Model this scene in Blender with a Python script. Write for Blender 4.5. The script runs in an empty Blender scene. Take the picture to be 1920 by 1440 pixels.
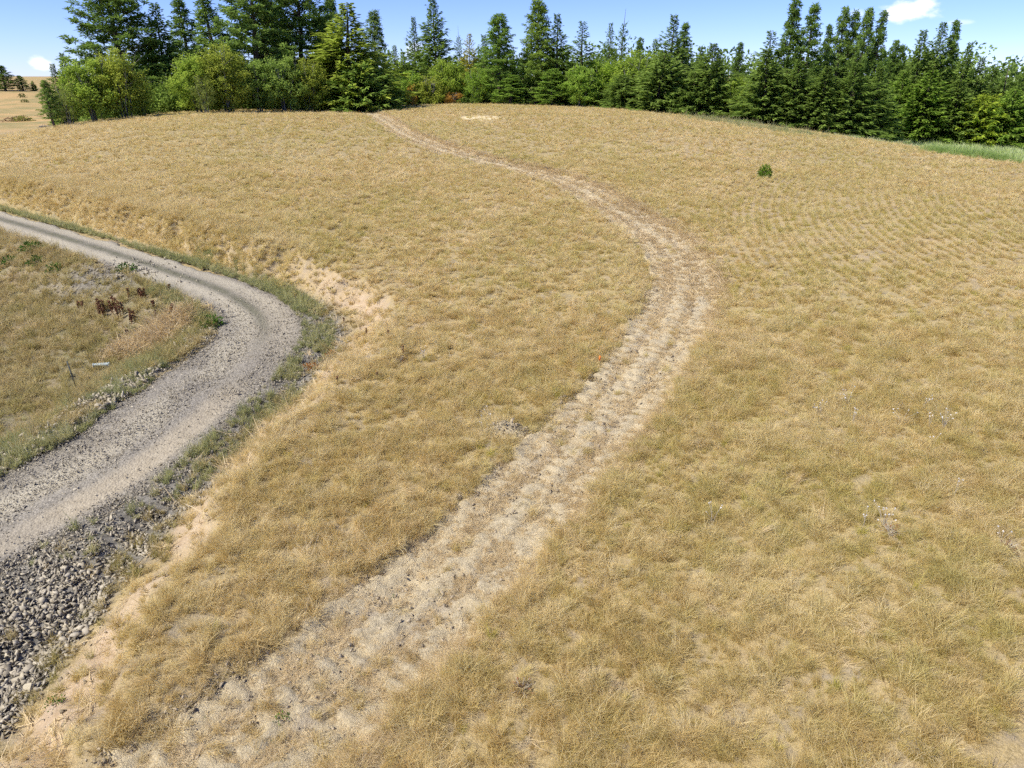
import bpy, bmesh, math, random
import numpy as np
from mathutils import Vector, Matrix, Euler

# ------------------------------------------------------------------ camera, sky, sun, exposure
scene = bpy.context.scene
COL = scene.collection
PITCH = math.atan((720 - 140) / 1333.0)
CAM_H = 10.0
cam_d = bpy.data.cameras.new('camera')
cam = bpy.data.objects.new('camera', cam_d)
COL.objects.link(cam)
cam_d.sensor_width = 36.0
cam_d.lens = 36.0 * 1333.0 / 1920.0
cam_d.clip_start = 0.1
cam_d.clip_end = 6000.0
cam.location = (0, 0, CAM_H)
cam.rotation_euler = (math.pi / 2 - PITCH, 0, 0)
scene.camera = cam

SUN_EL, SUN_AZ = math.radians(49), math.radians(-114)      # azimuth from +Y towards +X
sun_dir = Vector((math.sin(SUN_AZ) * math.cos(SUN_EL), math.cos(SUN_AZ) * math.cos(SUN_EL), math.sin(SUN_EL)))
sun_d = bpy.data.lights.new('sun', 'SUN')
sun_d.energy = 4.4
sun_d.angle = math.radians(1.0)
sun_d.color = (1.0, 0.95, 0.86)
sun = bpy.data.objects.new('sun', sun_d)
COL.objects.link(sun)
sun.rotation_euler = (-sun_dir).to_track_quat('-Z', 'Y').to_euler()

world = bpy.data.worlds.new('World')
scene.world = world
world.use_nodes = True
wn, wl = world.node_tree.nodes, world.node_tree.links
wn.clear()
w_out = wn.new('ShaderNodeOutputWorld')
w_bg = wn.new('ShaderNodeBackground')
w_bg.inputs['Strength'].default_value = 0.15
sky = wn.new('ShaderNodeTexSky')
sky.sky_type = 'NISHITA'
sky.sun_disc = False
sky.sun_elevation = SUN_EL
sky.sun_rotation = SUN_AZ
sky.altitude = 900
sky.air_density = 0.75
sky.dust_density = 0.05
sky.ozone_density = 5.0


def wmath(op, a, b=None, c=None, clamp=False):
    n = wn.new('ShaderNodeMath'); n.operation = op; n.use_clamp = clamp
    for i, v in enumerate((a, b, c)):
        if v is None: continue
        if isinstance(v, (int, float)): n.inputs[i].default_value = v
        else: wl.new(v, n.inputs[i])
    return n.outputs[0]


w_tc = wn.new('ShaderNodeTexCoord')
w_sep = wn.new('ShaderNodeSeparateXYZ')
wl.new(w_tc.outputs['Generated'], w_sep.inputs[0])
w_az = wmath('ARCTAN2', w_sep.outputs[0], w_sep.outputs[1])
w_el = wmath('ARCSINE', w_sep.outputs[2])
w_noise = wn.new('ShaderNodeTexNoise')
w_noise.inputs['Scale'].default_value = 38.0
w_noise.inputs['Detail'].default_value = 6.0
w_noise.inputs['Roughness'].default_value = 0.6
w_map = wn.new('ShaderNodeMapping')
w_map.inputs['Scale'].default_value = (1, 1, 1.9)
wl.new(w_tc.outputs['Generated'], w_map.inputs[0])
wl.new(w_map.outputs[0], w_noise.inputs['Vector'])
# small fair-weather clouds all round the sky: azimuth, elevation, half width, half height (degrees), density
CLOUDS = [(26.5, 3.75, 2.3, 0.75, 1.0), (27.3, 4.1, 1.3, 0.55, 0.95), (25.6, 3.35, 1.1, 0.3, 0.7), (29.5, 3.0, 0.9, 0.2, 0.3), (23.4, 3.7, 0.7, 0.4, 0.35),
          (-31.05, 0.62, 0.75, 0.5, 0.85), (-7.2, 1.6, 0.8, 0.7, 0.5), (0.1, 5.1, 0.6, 0.14, 0.35), (-18.0, 5.5, 0.9, 0.2, 0.3), (-27.0, 5.4, 1.2, 0.2, 0.3),
          (60, 5, 5, 2, 1.0), (88, 8, 7, 3, 1.0), (118, 4, 5, 2, 1.0), (140, 11, 9, 4, 1.0), (172, 5, 6, 2.4, 1.0), (-60, 6, 6, 2.4, 1.0),
          (-95, 9, 8, 3, 1.0), (-128, 5, 6, 2, 1.0), (-155, 12, 8, 4, 1.0), (15, 17, 9, 3.5, 0.9), (-42, 20, 8, 3.5, 0.9), (50, 27, 10, 4, 0.9)]
cl_sum = None
for az, el, wa, we, den in CLOUDS:
    da = wmath('DIVIDE', wmath('SUBTRACT', w_az, math.radians(az)), math.radians(wa))
    de = wmath('DIVIDE', wmath('SUBTRACT', w_el, math.radians(el)), math.radians(we))
    rr = wmath('SQRT', wmath('ADD', wmath('MULTIPLY', da, da), wmath('MULTIPLY', de, de)))
    v = wmath('SUBTRACT', 1.0, rr)
    v = wmath('ADD', v, wmath('MULTIPLY', wmath('SUBTRACT', w_noise.outputs['Fac'], 0.5), 1.7))
    mr = wn.new('ShaderNodeMapRange'); mr.interpolation_type = 'SMOOTHSTEP'
    mr.inputs['From Min'].default_value = 0.02; mr.inputs['From Max'].default_value = 0.75
    mr.inputs['To Min'].default_value = 0.0; mr.inputs['To Max'].default_value = den
    wl.new(v, mr.inputs['Value'])
    cl_sum = mr.outputs[0] if cl_sum is None else wmath('MAXIMUM', cl_sum, mr.outputs[0])
w_tint = wn.new('ShaderNodeMix'); w_tint.data_type = 'RGBA'; w_tint.blend_type = 'MULTIPLY'
w_tint.inputs[0].default_value = 1.0
wl.new(sky.outputs[0], w_tint.inputs[6]); w_tint.inputs[7].default_value = (0.56, 0.565, 0.80, 1)
w_mix = wn.new('ShaderNodeMix'); w_mix.data_type = 'RGBA'
wl.new(cl_sum, w_mix.inputs[0])
wl.new(w_tint.outputs[2], w_mix.inputs[6])
w_mix.inputs[7].default_value = (5.6, 5.65, 5.9, 1)
wl.new(w_mix.outputs[2], w_bg.inputs['Color'])
wl.new(w_bg.outputs[0], w_out.inputs['Surface'])

scene.view_settings.view_transform = 'Standard'
scene.view_settings.look = 'None'
scene.view_settings.exposure = 0.68
scene.view_settings.gamma = 1.0
scene.view_settings.use_curve_mapping = False
scene.render.engine = 'CYCLES'
scene.cycles.max_bounces = 4
scene.cycles.diffuse_bounces = 2
scene.cycles.use_adaptive_sampling = True
scene.cycles.adaptive_threshold = 0.04
scene.cycles.transparent_max_bounces = 4
scene.cycles.use_denoising = False

# ------------------------------------------------------------------ numeric helpers
rng = np.random.default_rng(7)
random.seed(7)


def sstep(a, b, x):
    t = np.clip((x - a) / (b - a), 0, 1)
    return t * t * (3 - 2 * t)


def vnoise(x, y, freq=1.0, seed=0):
    """smooth value noise in 0..1"""
    x = np.asarray(x, float) * freq + seed * 17.31; y = np.asarray(y, float) * freq - seed * 9.77
    xi, yi = np.floor(x), np.floor(y)
    fx, fy = x - xi, y - yi
    fx = fx * fx * (3 - 2 * fx); fy = fy * fy * (3 - 2 * fy)
    xi = xi.astype(np.int64); yi = yi.astype(np.int64)

    def h(a, b):
        n = (a * 374761393 + b * 668265263 + seed * 1442695041) & 0x7fffffff
        n = ((n ^ (n >> 13)) * 1274126177) & 0x7fffffff
        n = (n ^ (n >> 16)) & 0xffff
        return n / 65535.0
    a = h(xi, yi); b = h(xi + 1, yi); c = h(xi, yi + 1); d = h(xi + 1, yi + 1)
    return (a * (1 - fx) + b * fx) * (1 - fy) + (c * (1 - fx) + d * fx) * fy


def fbm(x, y, freq=1.0, octv=3, seed=0):
    s = 0; a = 1; t = 0
    for k in range(octv):
        s = s + a * vnoise(x, y, freq * 2 ** k, seed + k * 5); t += a; a *= 0.5
    return s / t


# ------------------------------------------------------------------ terrain
_AZ = np.radians([-180, -60, -34.4, -31.6, -21.8, -10.5, -4, 1.5, 9.7, 17.4, 25.9, 34.4, 60, 180])
_R = [100, 100, 100, 105, 115, 120, 125, 125, 120, 112, 95, 78, 70, 100]
_HC = [9, 8.0, 6.7, 5.7, 4.6, 4.95, 4.35, 4.6, 5.1, 6.5, 7.15, 7.15, 8.5, 9]
_K = [0, .6, .8, .8, .5, .4, .4, .5, .8, 1, 1, 1, 1, 0]
_ZF = [-9, -8.5, -7.8, -7.6, -6.2, -6, -6, -6, -6.5, -8.3, -9.6, -10.5, -11, -9]
_g = np.linspace(-math.pi, math.pi, 1441)


def _sm(v):
    a = np.interp(_g, _AZ, v)
    k = np.exp(-0.5 * (np.arange(-24, 25) / 9.0) ** 2); k /= k.sum()
    return np.convolve(np.pad(a, 24, mode='wrap'), k, mode='valid')


_gR, _gH, _gK, _gZ = _sm(_R), _sm(_HC), _sm(_K), _sm(_ZF)


def base(x, y):
    """natural hillside, height above the level under the camera"""
    x = np.asarray(x, float); y = np.asarray(y, float)
    r = np.hypot(x, y); th = np.arctan2(x, y)
    R = np.interp(th, _g, _gR); hc = np.interp(th, _g, _gH); k = np.interp(th, _g, _gK); zf = np.interp(th, _g, _gZ)
    s = -k * hc / R
    b = (s * R - (10 - hc)) / R ** 2
    a = (10 - hc) / R - b * R
    zin = -10 + a * r + b * r * r
    d = np.maximum(r - R, 0)
    zout = -hc + s * d + b * np.minimum(d, 40) ** 2
    w = sstep(0, 45, d)
    z = np.where(r < R, zin, zout * (1 - w) + zf * w)
    z = z + 4.5 * np.exp(-((x + 172) ** 2 / 60 ** 2 + (y - 222) ** 2 / 34 ** 2)) * sstep(130, 200, r)
    return z + 10.0


def smooth_path(pts, n):
    """Catmull-Rom through pts, n samples evenly along the arc"""
    P = np.asarray(pts, float)
    P = np.vstack([2 * P[0] - P[1], P, 2 * P[-1] - P[-2]])
    out = []
    for i in range(1, len(P) - 2):
        t = np.linspace(0, 1, 24, endpoint=False)[:, None]
        p0, p1, p2, p3 = P[i - 1], P[i], P[i + 1], P[i + 2]
        out.append(0.5 * ((2 * p1) + (-p0 + p2) * t + (2 * p0 - 5 * p1 + 4 * p2 - p3) * t ** 2 + (-p0 + 3 * p1 - 3 * p2 + p3) * t ** 3))
    out = np.vstack(out + [P[-2:-1]])
    s = np.concatenate([[0], np.cumsum(np.hypot(*np.diff(out, axis=0).T))])
    q = np.linspace(0, s[-1], n)
    return np.stack([np.interp(q, s, out[:, 0]), np.interp(q, s, out[:, 1])], 1), s[-1]


class Path:
    def __init__(self, pts, n):
        self.p, self.len = smooth_path(pts, n)
        self.n = n
        self.seg = np.diff(self.p, axis=0)
        self.l2 = (self.seg ** 2).sum(1)

    def near(self, x, y):
        """signed distance (right of travel is positive) and arc position of the nearest point"""
        x = np.asarray(x, float).ravel(); y = np.asarray(y, float).ravel()
        best = np.empty(x.shape); sg = np.empty(x.shape); arc = np.empty(x.shape)
        step = self.len / (self.n - 1)
        P32 = self.p.astype(np.float32); pp_ = (P32 ** 2).sum(1)
        for c in range(0, len(x), 30000):
            xx, yy = x[c:c + 30000], y[c:c + 30000]
            q = np.stack([xx, yy], 1).astype(np.float32)
            j = np.argmin(pp_[None] - 2 * q @ P32.T, axis=1)
            bb = np.full(len(xx), 1e12); gg = np.zeros(len(xx)); aa = np.zeros(len(xx))
            for o in (-1, 0):
                i = np.clip(j + o, 0, self.n - 2)
                sx_, sy_ = self.seg[i, 0], self.seg[i, 1]
                dx = xx - self.p[i, 0]; dy = yy - self.p[i, 1]
                t = np.clip((dx * sx_ + dy * sy_) / self.l2[i], 0, 1)
                ex = dx - t * sx_; ey = dy - t * sy_
                d = ex * ex + ey * ey
                m = d < bb
                bb = np.where(m, d, bb); gg = np.where(m, sy_ * ex - sx_ * ey, gg); aa = np.where(m, (i + t) * step, aa)
            best[c:c + 30000] = bb; sg[c:c + 30000] = gg; arc[c:c + 30000] = aa
        return np.sqrt(best) * np.sign(sg), arc

    def at(self, s):
        f = np.clip(np.asarray(s) / self.len * (self.n - 1), 0, self.n - 1.001)
        i = f.astype(int); t = (f - i)[..., None]
        p = self.p[i] + t * self.seg[i]
        d = self.seg[i] / np.sqrt(self.l2[i])[..., None]
        return p, np.stack([d[..., 1], -d[..., 0]], -1)


_cp, _sp = math.cos(PITCH), math.sin(PITCH)


def sight(px, py):
    u = (px - 960) / 1333.0; v = (py - 720) / 1333.0
    return np.array([u, _cp - v * _sp, -_sp - v * _cp])


def meet(px, py, hfun, tmax=420):
    """where a line of sight over photo point (px, py) meets the ground: a real point of the terrain"""
    d = sight(px, py)
    t = np.geomspace(4, tmax, 700)
    zz = CAM_H + d[2] * t - hfun(d[0] * t, d[1] * t)
    i = np.argmax(zz < 0)
    if zz[i] >= 0: i = len(t) - 1
    a, b = t[max(i - 1, 0)], t[i]
    q = np.linspace(a, b, 40)
    zq = CAM_H + d[2] * q - hfun(d[0] * q, d[1] * q)
    j = np.argmax(zq < 0)
    return np.array([d[0] * q[j], d[1] * q[j]])


CUT = 1.1
low = lambda x, y: base(x, y) - CUT
road_px = [(0, 1000), (100, 948), (200, 888), (300, 820), (400, 742), (465, 680), (497, 622), (474, 580), (405, 541), (310, 507), (200, 470), (100, 440), (0, 411)]
road_w = [meet(a, b, low) for a, b in road_px]
d0 = road_w[0] - road_w[1]; d0 = d0 / np.hypot(*d0)
d1 = road_w[-1] - road_w[-2]; d1 = d1 / np.hypot(*d1)
road_w = [road_w[0] + d0 * e + np.array([-0.004, 0]) * e * e for e in (70, 45, 28, 16, 8, 3.5, 1.5)] + road_w + [road_w[-1] + d1 * e for e in (6, 14, 26, 45, 90)]
ROAD = Path(road_w, 400)
S_BEND = float(ROAD.near(*[[c] for c in meet(497, 622, low)])[1][0])
track_px = [(640, 205), (700, 214), (760, 250), (850, 285), (980, 316), (1080, 347), (1160, 391), (1230, 437), (1270, 480), (1283, 530), (1262, 600), (1210, 680),
            (1140, 765), (1065, 850), (970, 955), (850, 1075), (710, 1195), (550, 1325), (400, 1440)]
track_w = [meet(a, b, base) for a, b in track_px]
track_w = track_w + [track_w[-1] + (track_w[-1] - track_w[-2]) * 2.2]
TRACK = Path(track_w, 300)
ROAD_HW = 1.4
_ib = int(S_BEND / ROAD.len * (ROAD.n - 1))


class Arm(Path):
    def __init__(self, pts, s0):
        self.p = pts; self.n = len(pts); self.seg = np.diff(pts, axis=0); self.l2 = (self.seg ** 2).sum(1)
        self.len = float(np.sqrt(self.l2).sum()); self.s0 = s0


ARM_A = Arm(ROAD.p[:_ib + 1], 0.0)
ARM_B = Arm(ROAD.p[_ib:], _ib * ROAD.len / (ROAD.n - 1))


def inner_hw(s):
    return np.interp(s, [S_BEND - 5, S_BEND + 1, S_BEND + 10], [2.6, 1.4, 1.0])


def rock_width(s):
    return np.interp(s - S_BEND, [-22, -14.3, -11.5, -9.5, -6.2, -3, -0.7, 1.9, 5.2, 17, 30], [5.0, 4.4, 2.6, 1.6, 0.95, 1.1, 1.5, 1.1, 0.9, 0.6, 0.45])


def bank_width(s):
    return np.interp(s - S_BEND, [-14, -9, -3, 2, 8, 45], [3.4, 1.5, 2.2, 2.0, 1.0, 1.2])


_rs = np.linspace(0, ROAD.len, 400)
_rp, _ = ROAD.at(_rs)
_rz = base(_rp[:, 0], _rp[:, 1]) - CUT
_k = np.ones(15) / 15
_rz = np.convolve(np.pad(_rz, 7, mode='edge'), _k, mode='valid')


def shape(x, y):
    """ground height with the road bench, its banks and the scraped track; also the zone distances"""
    shp = np.shape(x)
    x = np.asarray(x, float).ravel(); y = np.asarray(y, float).ravel()
    b = base(x, y)
    d, s = ROAD.near(x, y)
    zr = np.interp(s, _rs, _rz)
    rw = rock_width(s); bw = bank_width(s)
    wob = (vnoise(x, y, 0.7, 3) - 0.5) * 0.7 + (vnoise(x, y, 2.3, 4) - 0.5) * 0.3
    e = d + wob * sstep(1.8, 3.0, np.abs(d))
    ditch = -0.16 * np.exp(-((e - ROAD_HW - rw * 0.75) / 0.5) ** 2)
    up = sstep(0, 1, (e - ROAD_HW - rw) / bw)
    zo = zr + ditch
    zo = zo * (1 - up) + b * up
    inner_b = b - CUT - 0.9 + (fbm(x, y, 0.16, 2, 8) - 0.5) * 0.9 * sstep(4, 9, -e)
    hwi = inner_hw(s)
    # each arm of the bend has its own fill slope; the higher of the two stands
    bump = np.zeros(len(x))
    i = np.where(d < 0)[0]
    for arm in (ARM_A, ARM_B):
        da, sa_ = arm.near(x[i], y[i])
        ss_ = sa_ + arm.s0
        za = np.interp(ss_, _rs, _rz)
        bump[i] = np.maximum(bump[i], np.maximum(za - inner_b[i], 0) * (1 - sstep(0, 1, (np.abs(da) + wob[i] * 0.6 - inner_hw(ss_) - 0.4) / 2.8)))
    zi = inner_b + bump
    zz = np.where(e > ROAD_HW, zo, np.where(e < -hwi, zi, zr))
    # the field takes over again far from the road on the outer side only
    z = zz
    td, ts = TRACK.near(x, y)
    core = sstep(1.55, 1.05, np.abs(td))
    bumps = (fbm(x, y, 0.25, 3, 1) - 0.5) * 0.22 + (vnoise(x, y, 1.9, 2) - 0.5) * 0.07
    z = z + bumps * (1 - sstep(ROAD_HW + .6, ROAD_HW - .2, np.abs(d))) * (1 - 0.6 * core)
    # sheet erosion rills on the bare bank
    bare = sstep(0.05, 0.3, up) * sstep(1.0, 0.7, up)
    z = z + bare * ((vnoise(s * 2.8, d * 0.4, 1.0, 12) - 0.5) * 0.30 + (vnoise(s * 6.0, d * 0.8, 1.0, 13) - 0.5) * 0.10)
    z = z - 0.13 * core
    return z.reshape(shp), d.reshape(shp), s.reshape(shp), up.reshape(shp), td.reshape(shp), ts.reshape(shp)


H = lambda x, y: shape(x, y)[0]


def on_ground(px, py):
    p = meet(px, py, H)
    return Vector((p[0], p[1], float(H(p[0:1], p[1:2])[0])))


# ------------------------------------------------------------------ mesh helpers
def np_mesh(name, verts, faces, attrs=None, smooth=False):
    """faces: (n, 3) or (n, 4) int array, or a list of such arrays"""
    me = bpy.data.meshes.new(name)
    verts = np.asarray(verts, np.float32)
    fl = faces if isinstance(faces, list) else [faces]
    fl = [np.asarray(f, np.int32) for f in fl if len(f)]
    me.vertices.add(len(verts)); me.vertices.foreach_set('co', verts.ravel())
    loops = np.concatenate([f.ravel() for f in fl])
    tot = np.concatenate([np.full(len(f), f.shape[1], np.int32) for f in fl])
    start = np.concatenate([[0], np.cumsum(tot)[:-1]]).astype(np.int32)
    me.loops.add(len(loops)); me.loops.foreach_set('vertex_index', loops)
    me.polygons.add(len(tot)); me.polygons.foreach_set('loop_start', start)
    if smooth: me.polygons.foreach_set('use_smooth', np.ones(len(tot), bool))
    me.update(calc_edges=True)
    for k, v in (attrs or {}).items():
        v = np.asarray(v, np.float32)
        if v.ndim == 1:
            a = me.attributes.new(k, 'FLOAT', 'POINT'); a.data.foreach_set('value', v)
        else:
            a = me.attributes.new(k, 'FLOAT_VECTOR', 'POINT'); a.data.foreach_set('vector', v.ravel())
    return me


def link(name, me, mat=None, parent=None, **props):
    o = bpy.data.objects.new(name, me)
    COL.objects.link(o)
    if mat is not None and me is not None and len(me.materials) == 0: me.materials.append(mat)
    if parent is not None: o.parent = parent
    for k, v in props.items(): o[k] = v
    return o


def grid_faces(nx, ny):
    i = np.arange(nx * ny).reshape(ny, nx)
    return np.stack([i[:-1, :-1], i[:-1, 1:], i[1:, 1:], i[1:, :-1]], -1).reshape(-1, 4)


def tube(path, radii, sides=6):
    """tapered tube along a list of points -> verts, quads"""
    path = np.asarray(path, float); n = len(path)
    t = np.gradient(path, axis=0); t /= np.linalg.norm(t, axis=1)[:, None] + 1e-9
    ref = np.tile([0.31, 0.95, 0.05], (n, 1)); a = np.cross(t, ref); a /= np.linalg.norm(a, axis=1)[:, None] + 1e-9
    b = np.cross(t, a)
    ang = np.linspace(0, 2 * math.pi, sides, endpoint=False)
    ring = a[:, None] * np.cos(ang)[None, :, None] + b[:, None] * np.sin(ang)[None, :, None]
    v = path[:, None] + ring * np.asarray(radii)[:, None, None]
    v = np.vstack([v.reshape(-1, 3), path[-1:] + t[-1:] * radii[-1]])
    f = []
    for k in range(n - 1):
        for j in range(sides):
            f.append((k * sides + j, k * sides + (j + 1) % sides, (k + 1) * sides + (j + 1) % sides, (k + 1) * sides + j))
    top = [((n - 1) * sides + j, (n - 1) * sides + (j + 1) % sides, n * sides) for j in range(sides)]
    return v, np.array(f), np.array(top)


class Build:
    """collects pieces into one mesh"""
    def __init__(self):
        self.v = []; self.q = []; self.t = []; self.n = 0; self.at = {}

    def add(self, v, q=None, t=None, **at):
        v = np.asarray(v, float)
        self.v.append(v)
        if q is not None and len(q): self.q.append(np.asarray(q) + self.n)
        if t is not None and len(t): self.t.append(np.asarray(t) + self.n)
        for k, a in at.items():
            self.at.setdefault(k, []).append(np.broadcast_to(np.asarray(a, float), (len(v),)))
        self.n += len(v)

    def tube(self, path, radii, sides=6, **at):
        self.add(*tube(path, radii, sides), **at)

    def mesh(self, name, smooth=False):
        f = []
        if self.q: f.append(np.vstack(self.q))
        if self.t: f.append(np.vstack(self.t))
        return np_mesh(name, np.vstack(self.v), f, {k: np.concatenate(a) for k, a in self.at.items()}, smooth)


def leaf_quads(c, axis, side, ln, wd, bend=0.0):
    """diamond leaves: base c, pointing along axis, width along side"""
    n = len(c)
    ln = np.broadcast_to(ln, (n,))[:, None]; wd = np.broadcast_to(wd, (n,))[:, None]
    v = np.stack([c, c + axis * ln * 0.5 + side * wd * 0.5, c + axis * ln + np.array([0, 0, -1]) * bend * ln, c + axis * ln * 0.5 - side * wd * 0.5], 1)
    return v.reshape(-1, 3), np.arange(4 * n).reshape(n, 4)


def unit(v):
    return v / (np.linalg.norm(v, axis=-1, keepdims=True) + 1e-9)


def rand_dirs(r, n):
    return unit(r.normal(size=(n, 3)))

# ------------------------------------------------------------------ materials
class Nodes:
    def __init__(self, name):
        self.m = bpy.data.materials.new(name); self.m.use_nodes = True
        self.nt = self.m.node_tree; self.nt.nodes.clear()
        self.out = self.nt.nodes.new('ShaderNodeOutputMaterial')
        self._pos = None

    def new(self, t): return self.nt.nodes.new(t)

    def put(self, sock, v):
        if v is None: return
        if isinstance(v, (int, float)): sock.default_value = v
        elif isinstance(v, tuple): sock.default_value = v if len(v) == 4 or len(sock.default_value) == 3 else (*v, 1)
        else: self.nt.links.new(v, sock)

    def pos(self):
        if self._pos is None: self._pos = self.new('ShaderNodeNewGeometry').outputs['Position']
        return self._pos

    def noise(self, scale, detail=3, rough=0.55, vec=None, stretch=None):
        n = self.new('ShaderNodeTexNoise')
        n.inputs['Scale'].default_value = scale; n.inputs['Detail'].default_value = detail; n.inputs['Roughness'].default_value = rough
        v = vec or self.pos()
        if stretch:
            mp = self.new('ShaderNodeMapping'); mp.inputs['Scale'].default_value = stretch; self.put(mp.inputs[0], v); v = mp.outputs[0]
        self.put(n.inputs['Vector'], v)
        return n.outputs['Fac']

    def voronoi(self, scale, feature='F1', out='Distance', vec=None):
        n = self.new('ShaderNodeTexVoronoi'); n.feature = feature; n.inputs['Scale'].default_value = scale
        self.put(n.inputs['Vector'], vec or self.pos())
        return n.outputs[out]

    def ramp(self, fac, *stops):
        n = self.new('ShaderNodeValToRGB'); e = n.color_ramp.elements
        while len(e) < len(stops): e.new(0.5)
        for el, (p, c) in zip(e, stops):
            el.position = p
            c = c if isinstance(c, tuple) else (c, c, c)
            el.color = (*c[:3], 1)
        self.put(n.inputs[0], fac)
        return n.outputs[0]

    def mix(self, fac, a, b, mode='MIX'):
        n = self.new('ShaderNodeMix'); n.data_type = 'RGBA'; n.blend_type = mode
        self.put(n.inputs[0], fac); self.put(n.inputs[6], a); self.put(n.inputs[7], b)
        return n.outputs[2]

    def math(self, op, a, b=None, clamp=False):
        n = self.new('ShaderNodeMath'); n.operation = op; n.use_clamp = clamp
        self.put(n.inputs[0], a); self.put(n.inputs[1], b)
        return n.outputs[0]

    def attr(self, name, out='Fac'):
        n = self.new('ShaderNodeAttribute'); n.attribute_name = name
        return n.outputs[out]

    def info(self, out): return self.new('ShaderNodeObjectInfo').outputs[out]

    def bump(self, h, strength=0.5, dist=0.02):
        n = self.new('ShaderNodeBump'); n.inputs['Strength'].default_value = strength; n.inputs['Distance'].default_value = dist
        self.put(n.inputs['Height'], h)
        return n.outputs[0]

    def surface(self, color, rough=0.9, normal=None, spec=0.2, metal=0.0):
        b = self.new('ShaderNodeBsdfPrincipled')
        self.put(b.inputs['Base Color'], color); self.put(b.inputs['Roughness'], rough)
        b.inputs['Specular IOR Level'].default_value = spec; b.inputs['Metallic'].default_value = metal
        if normal is not None: self.put(b.inputs['Normal'], normal)
        self.nt.links.new(b.outputs[0], self.out.inputs[0])
        return self.m

    def leafy(self, color, trans=0.35):
        d = self.new('ShaderNodeBsdfDiffuse'); t = self.new('ShaderNodeBsdfTranslucent'); x = self.new('ShaderNodeMixShader')
        self.put(d.inputs[0], color); self.put(t.inputs[0], color); x.inputs[0].default_value = trans
        self.nt.links.new(d.outputs[0], x.inputs[1]); self.nt.links.new(t.outputs[0], x.inputs[2])
        self.nt.links.new(x.outputs[0], self.out.inputs[0])
        return self.m


def ground_material():
    k = Nodes('hillside_ground')
    big = k.noise(0.05, 3); mid = k.noise(0.55, 4); fine = k.noise(7, 5, 0.7); grit = k.noise(45, 4, 0.7)
    soil = k.ramp(fine, (0.25, (0.16, 0.13, 0.10)), (0.5, (0.27, 0.225, 0.175)), (0.78, (0.38, 0.33, 0.27)))
    thatch = k.ramp(k.noise(26, 4, 0.75), (0.3, (0.22, 0.165, 0.08)), (0.5, (0.38, 0.29, 0.145)), (0.72, (0.52, 0.41, 0.23)))
    col = k.mix(k.ramp(k.noise(2.2, 4), (0.32, 0.25), (0.54, 1.0)), soil, thatch)
    col = k.mix(k.math('MULTIPLY', k.ramp(big, (0.4, 0.0), (0.65, 1.0)), 0.35), col, (0.29, 0.25, 0.10))
    inner = k.mix(k.ramp(k.noise(0.6, 5), (0.35, 0.0), (0.65, 1.0)), (0.30, 0.225, 0.12), (0.17, 0.165, 0.06))
    col = k.mix(k.attr('inner'), col, k.mix(k.ramp(k.noise(9, 5, .7), (0.3, 0.0), (0.7, 0.8)), inner, soil))
    meadow = k.mix(k.ramp(k.noise(0.12, 4), (0.35, 0.0), (0.65, 1.0)), (0.46, 0.50, 0.26), (0.26, 0.38, 0.10))
    col = k.mix(k.attr('meadow'), col, meadow)
    hill = k.mix(k.ramp(k.noise(0.11, 6, 0.7), (0.42, 0.0), (0.6, 1.0)), (0.44, 0.30, 0.135), (0.27, 0.23, 0.10))
    col = k.mix(k.attr('hill'), col, hill)
    shade = k.ramp(k.noise(1.4, 5), (0.3, (0.10, 0.075, 0.045)), (0.7, (0.22, 0.17, 0.10)))  # forest litter with the trees' shade put into its dark brown
    col = k.mix(k.attr('duff_shade'), col, shade)
    bank = k.ramp(k.noise(3.2, 6, 0.65), (0.3, (0.36, 0.25, 0.16)), (0.5, (0.49, 0.365, 0.25)), (0.72, (0.60, 0.48, 0.355)))
    col = k.mix(k.attr('bare'), col, bank)
    rocky = k.ramp(k.voronoi(9, 'F1', 'Color'), (0.1, (0.09, 0.083, 0.07)), (0.9, (0.27, 0.25, 0.21)))
    col = k.mix(k.attr('rocky'), col, rocky)
    col = k.mix(k.attr('pale'), col, (0.62, 0.52, 0.31))
    h = k.math('ADD', k.math('MULTIPLY', fine, 0.8), k.math('MULTIPLY', grit, 0.35))
    return k.surface(col, 0.95, k.bump(h, 0.9, 0.06), 0.1)


def road_material():
    k = Nodes('crushed_gravel')
    v = k.voronoi(16, 'F1', 'Color'); dist = k.voronoi(16); v2 = k.voronoi(38, 'F1', 'Color'); dist2 = k.voronoi(38)
    g1 = k.ramp(v, (0.15, (0.14, 0.125, 0.10)), (0.5, (0.235, 0.213, 0.175)), (0.85, (0.37, 0.335, 0.275)))
    g2 = k.ramp(v2, (0.15, (0.165, 0.147, 0.12)), (0.85, (0.35, 0.315, 0.258)))
    grav = k.mix(0.5, g1, g2)
    grav = k.mix(k.ramp(dist, (0.42, 0.0), (0.62, 0.6)), grav, (0.11, 0.10, 0.085))
    dust = k.ramp(k.noise(6, 6, 0.7), (0.3, (0.30, 0.268, 0.20)), (0.7, (0.465, 0.418, 0.318)))
    tan = k.ramp(k.noise(5, 6, 0.7), (0.3, (0.28, 0.235, 0.165)), (0.7, (0.44, 0.38, 0.275)))
    col = k.mix(k.attr('dust'), grav, dust)
    col = k.mix(k.attr('tan'), col, tan)
    strip = k.ramp(k.noise(7, 5, 0.7), (0.3, (0.075, 0.075, 0.045)), (0.7, (0.20, 0.19, 0.13)))
    col = k.mix(k.attr('strip'), col, strip)
    hh = k.math('SUBTRACT', k.math('MULTIPLY', k.math('SUBTRACT', 1.0, dist), 0.7), k.math('MULTIPLY', dist2, 0.3))
    return k.surface(col, 0.93, k.bump(hh, 0.8, 0.035), 0.15)


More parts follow.
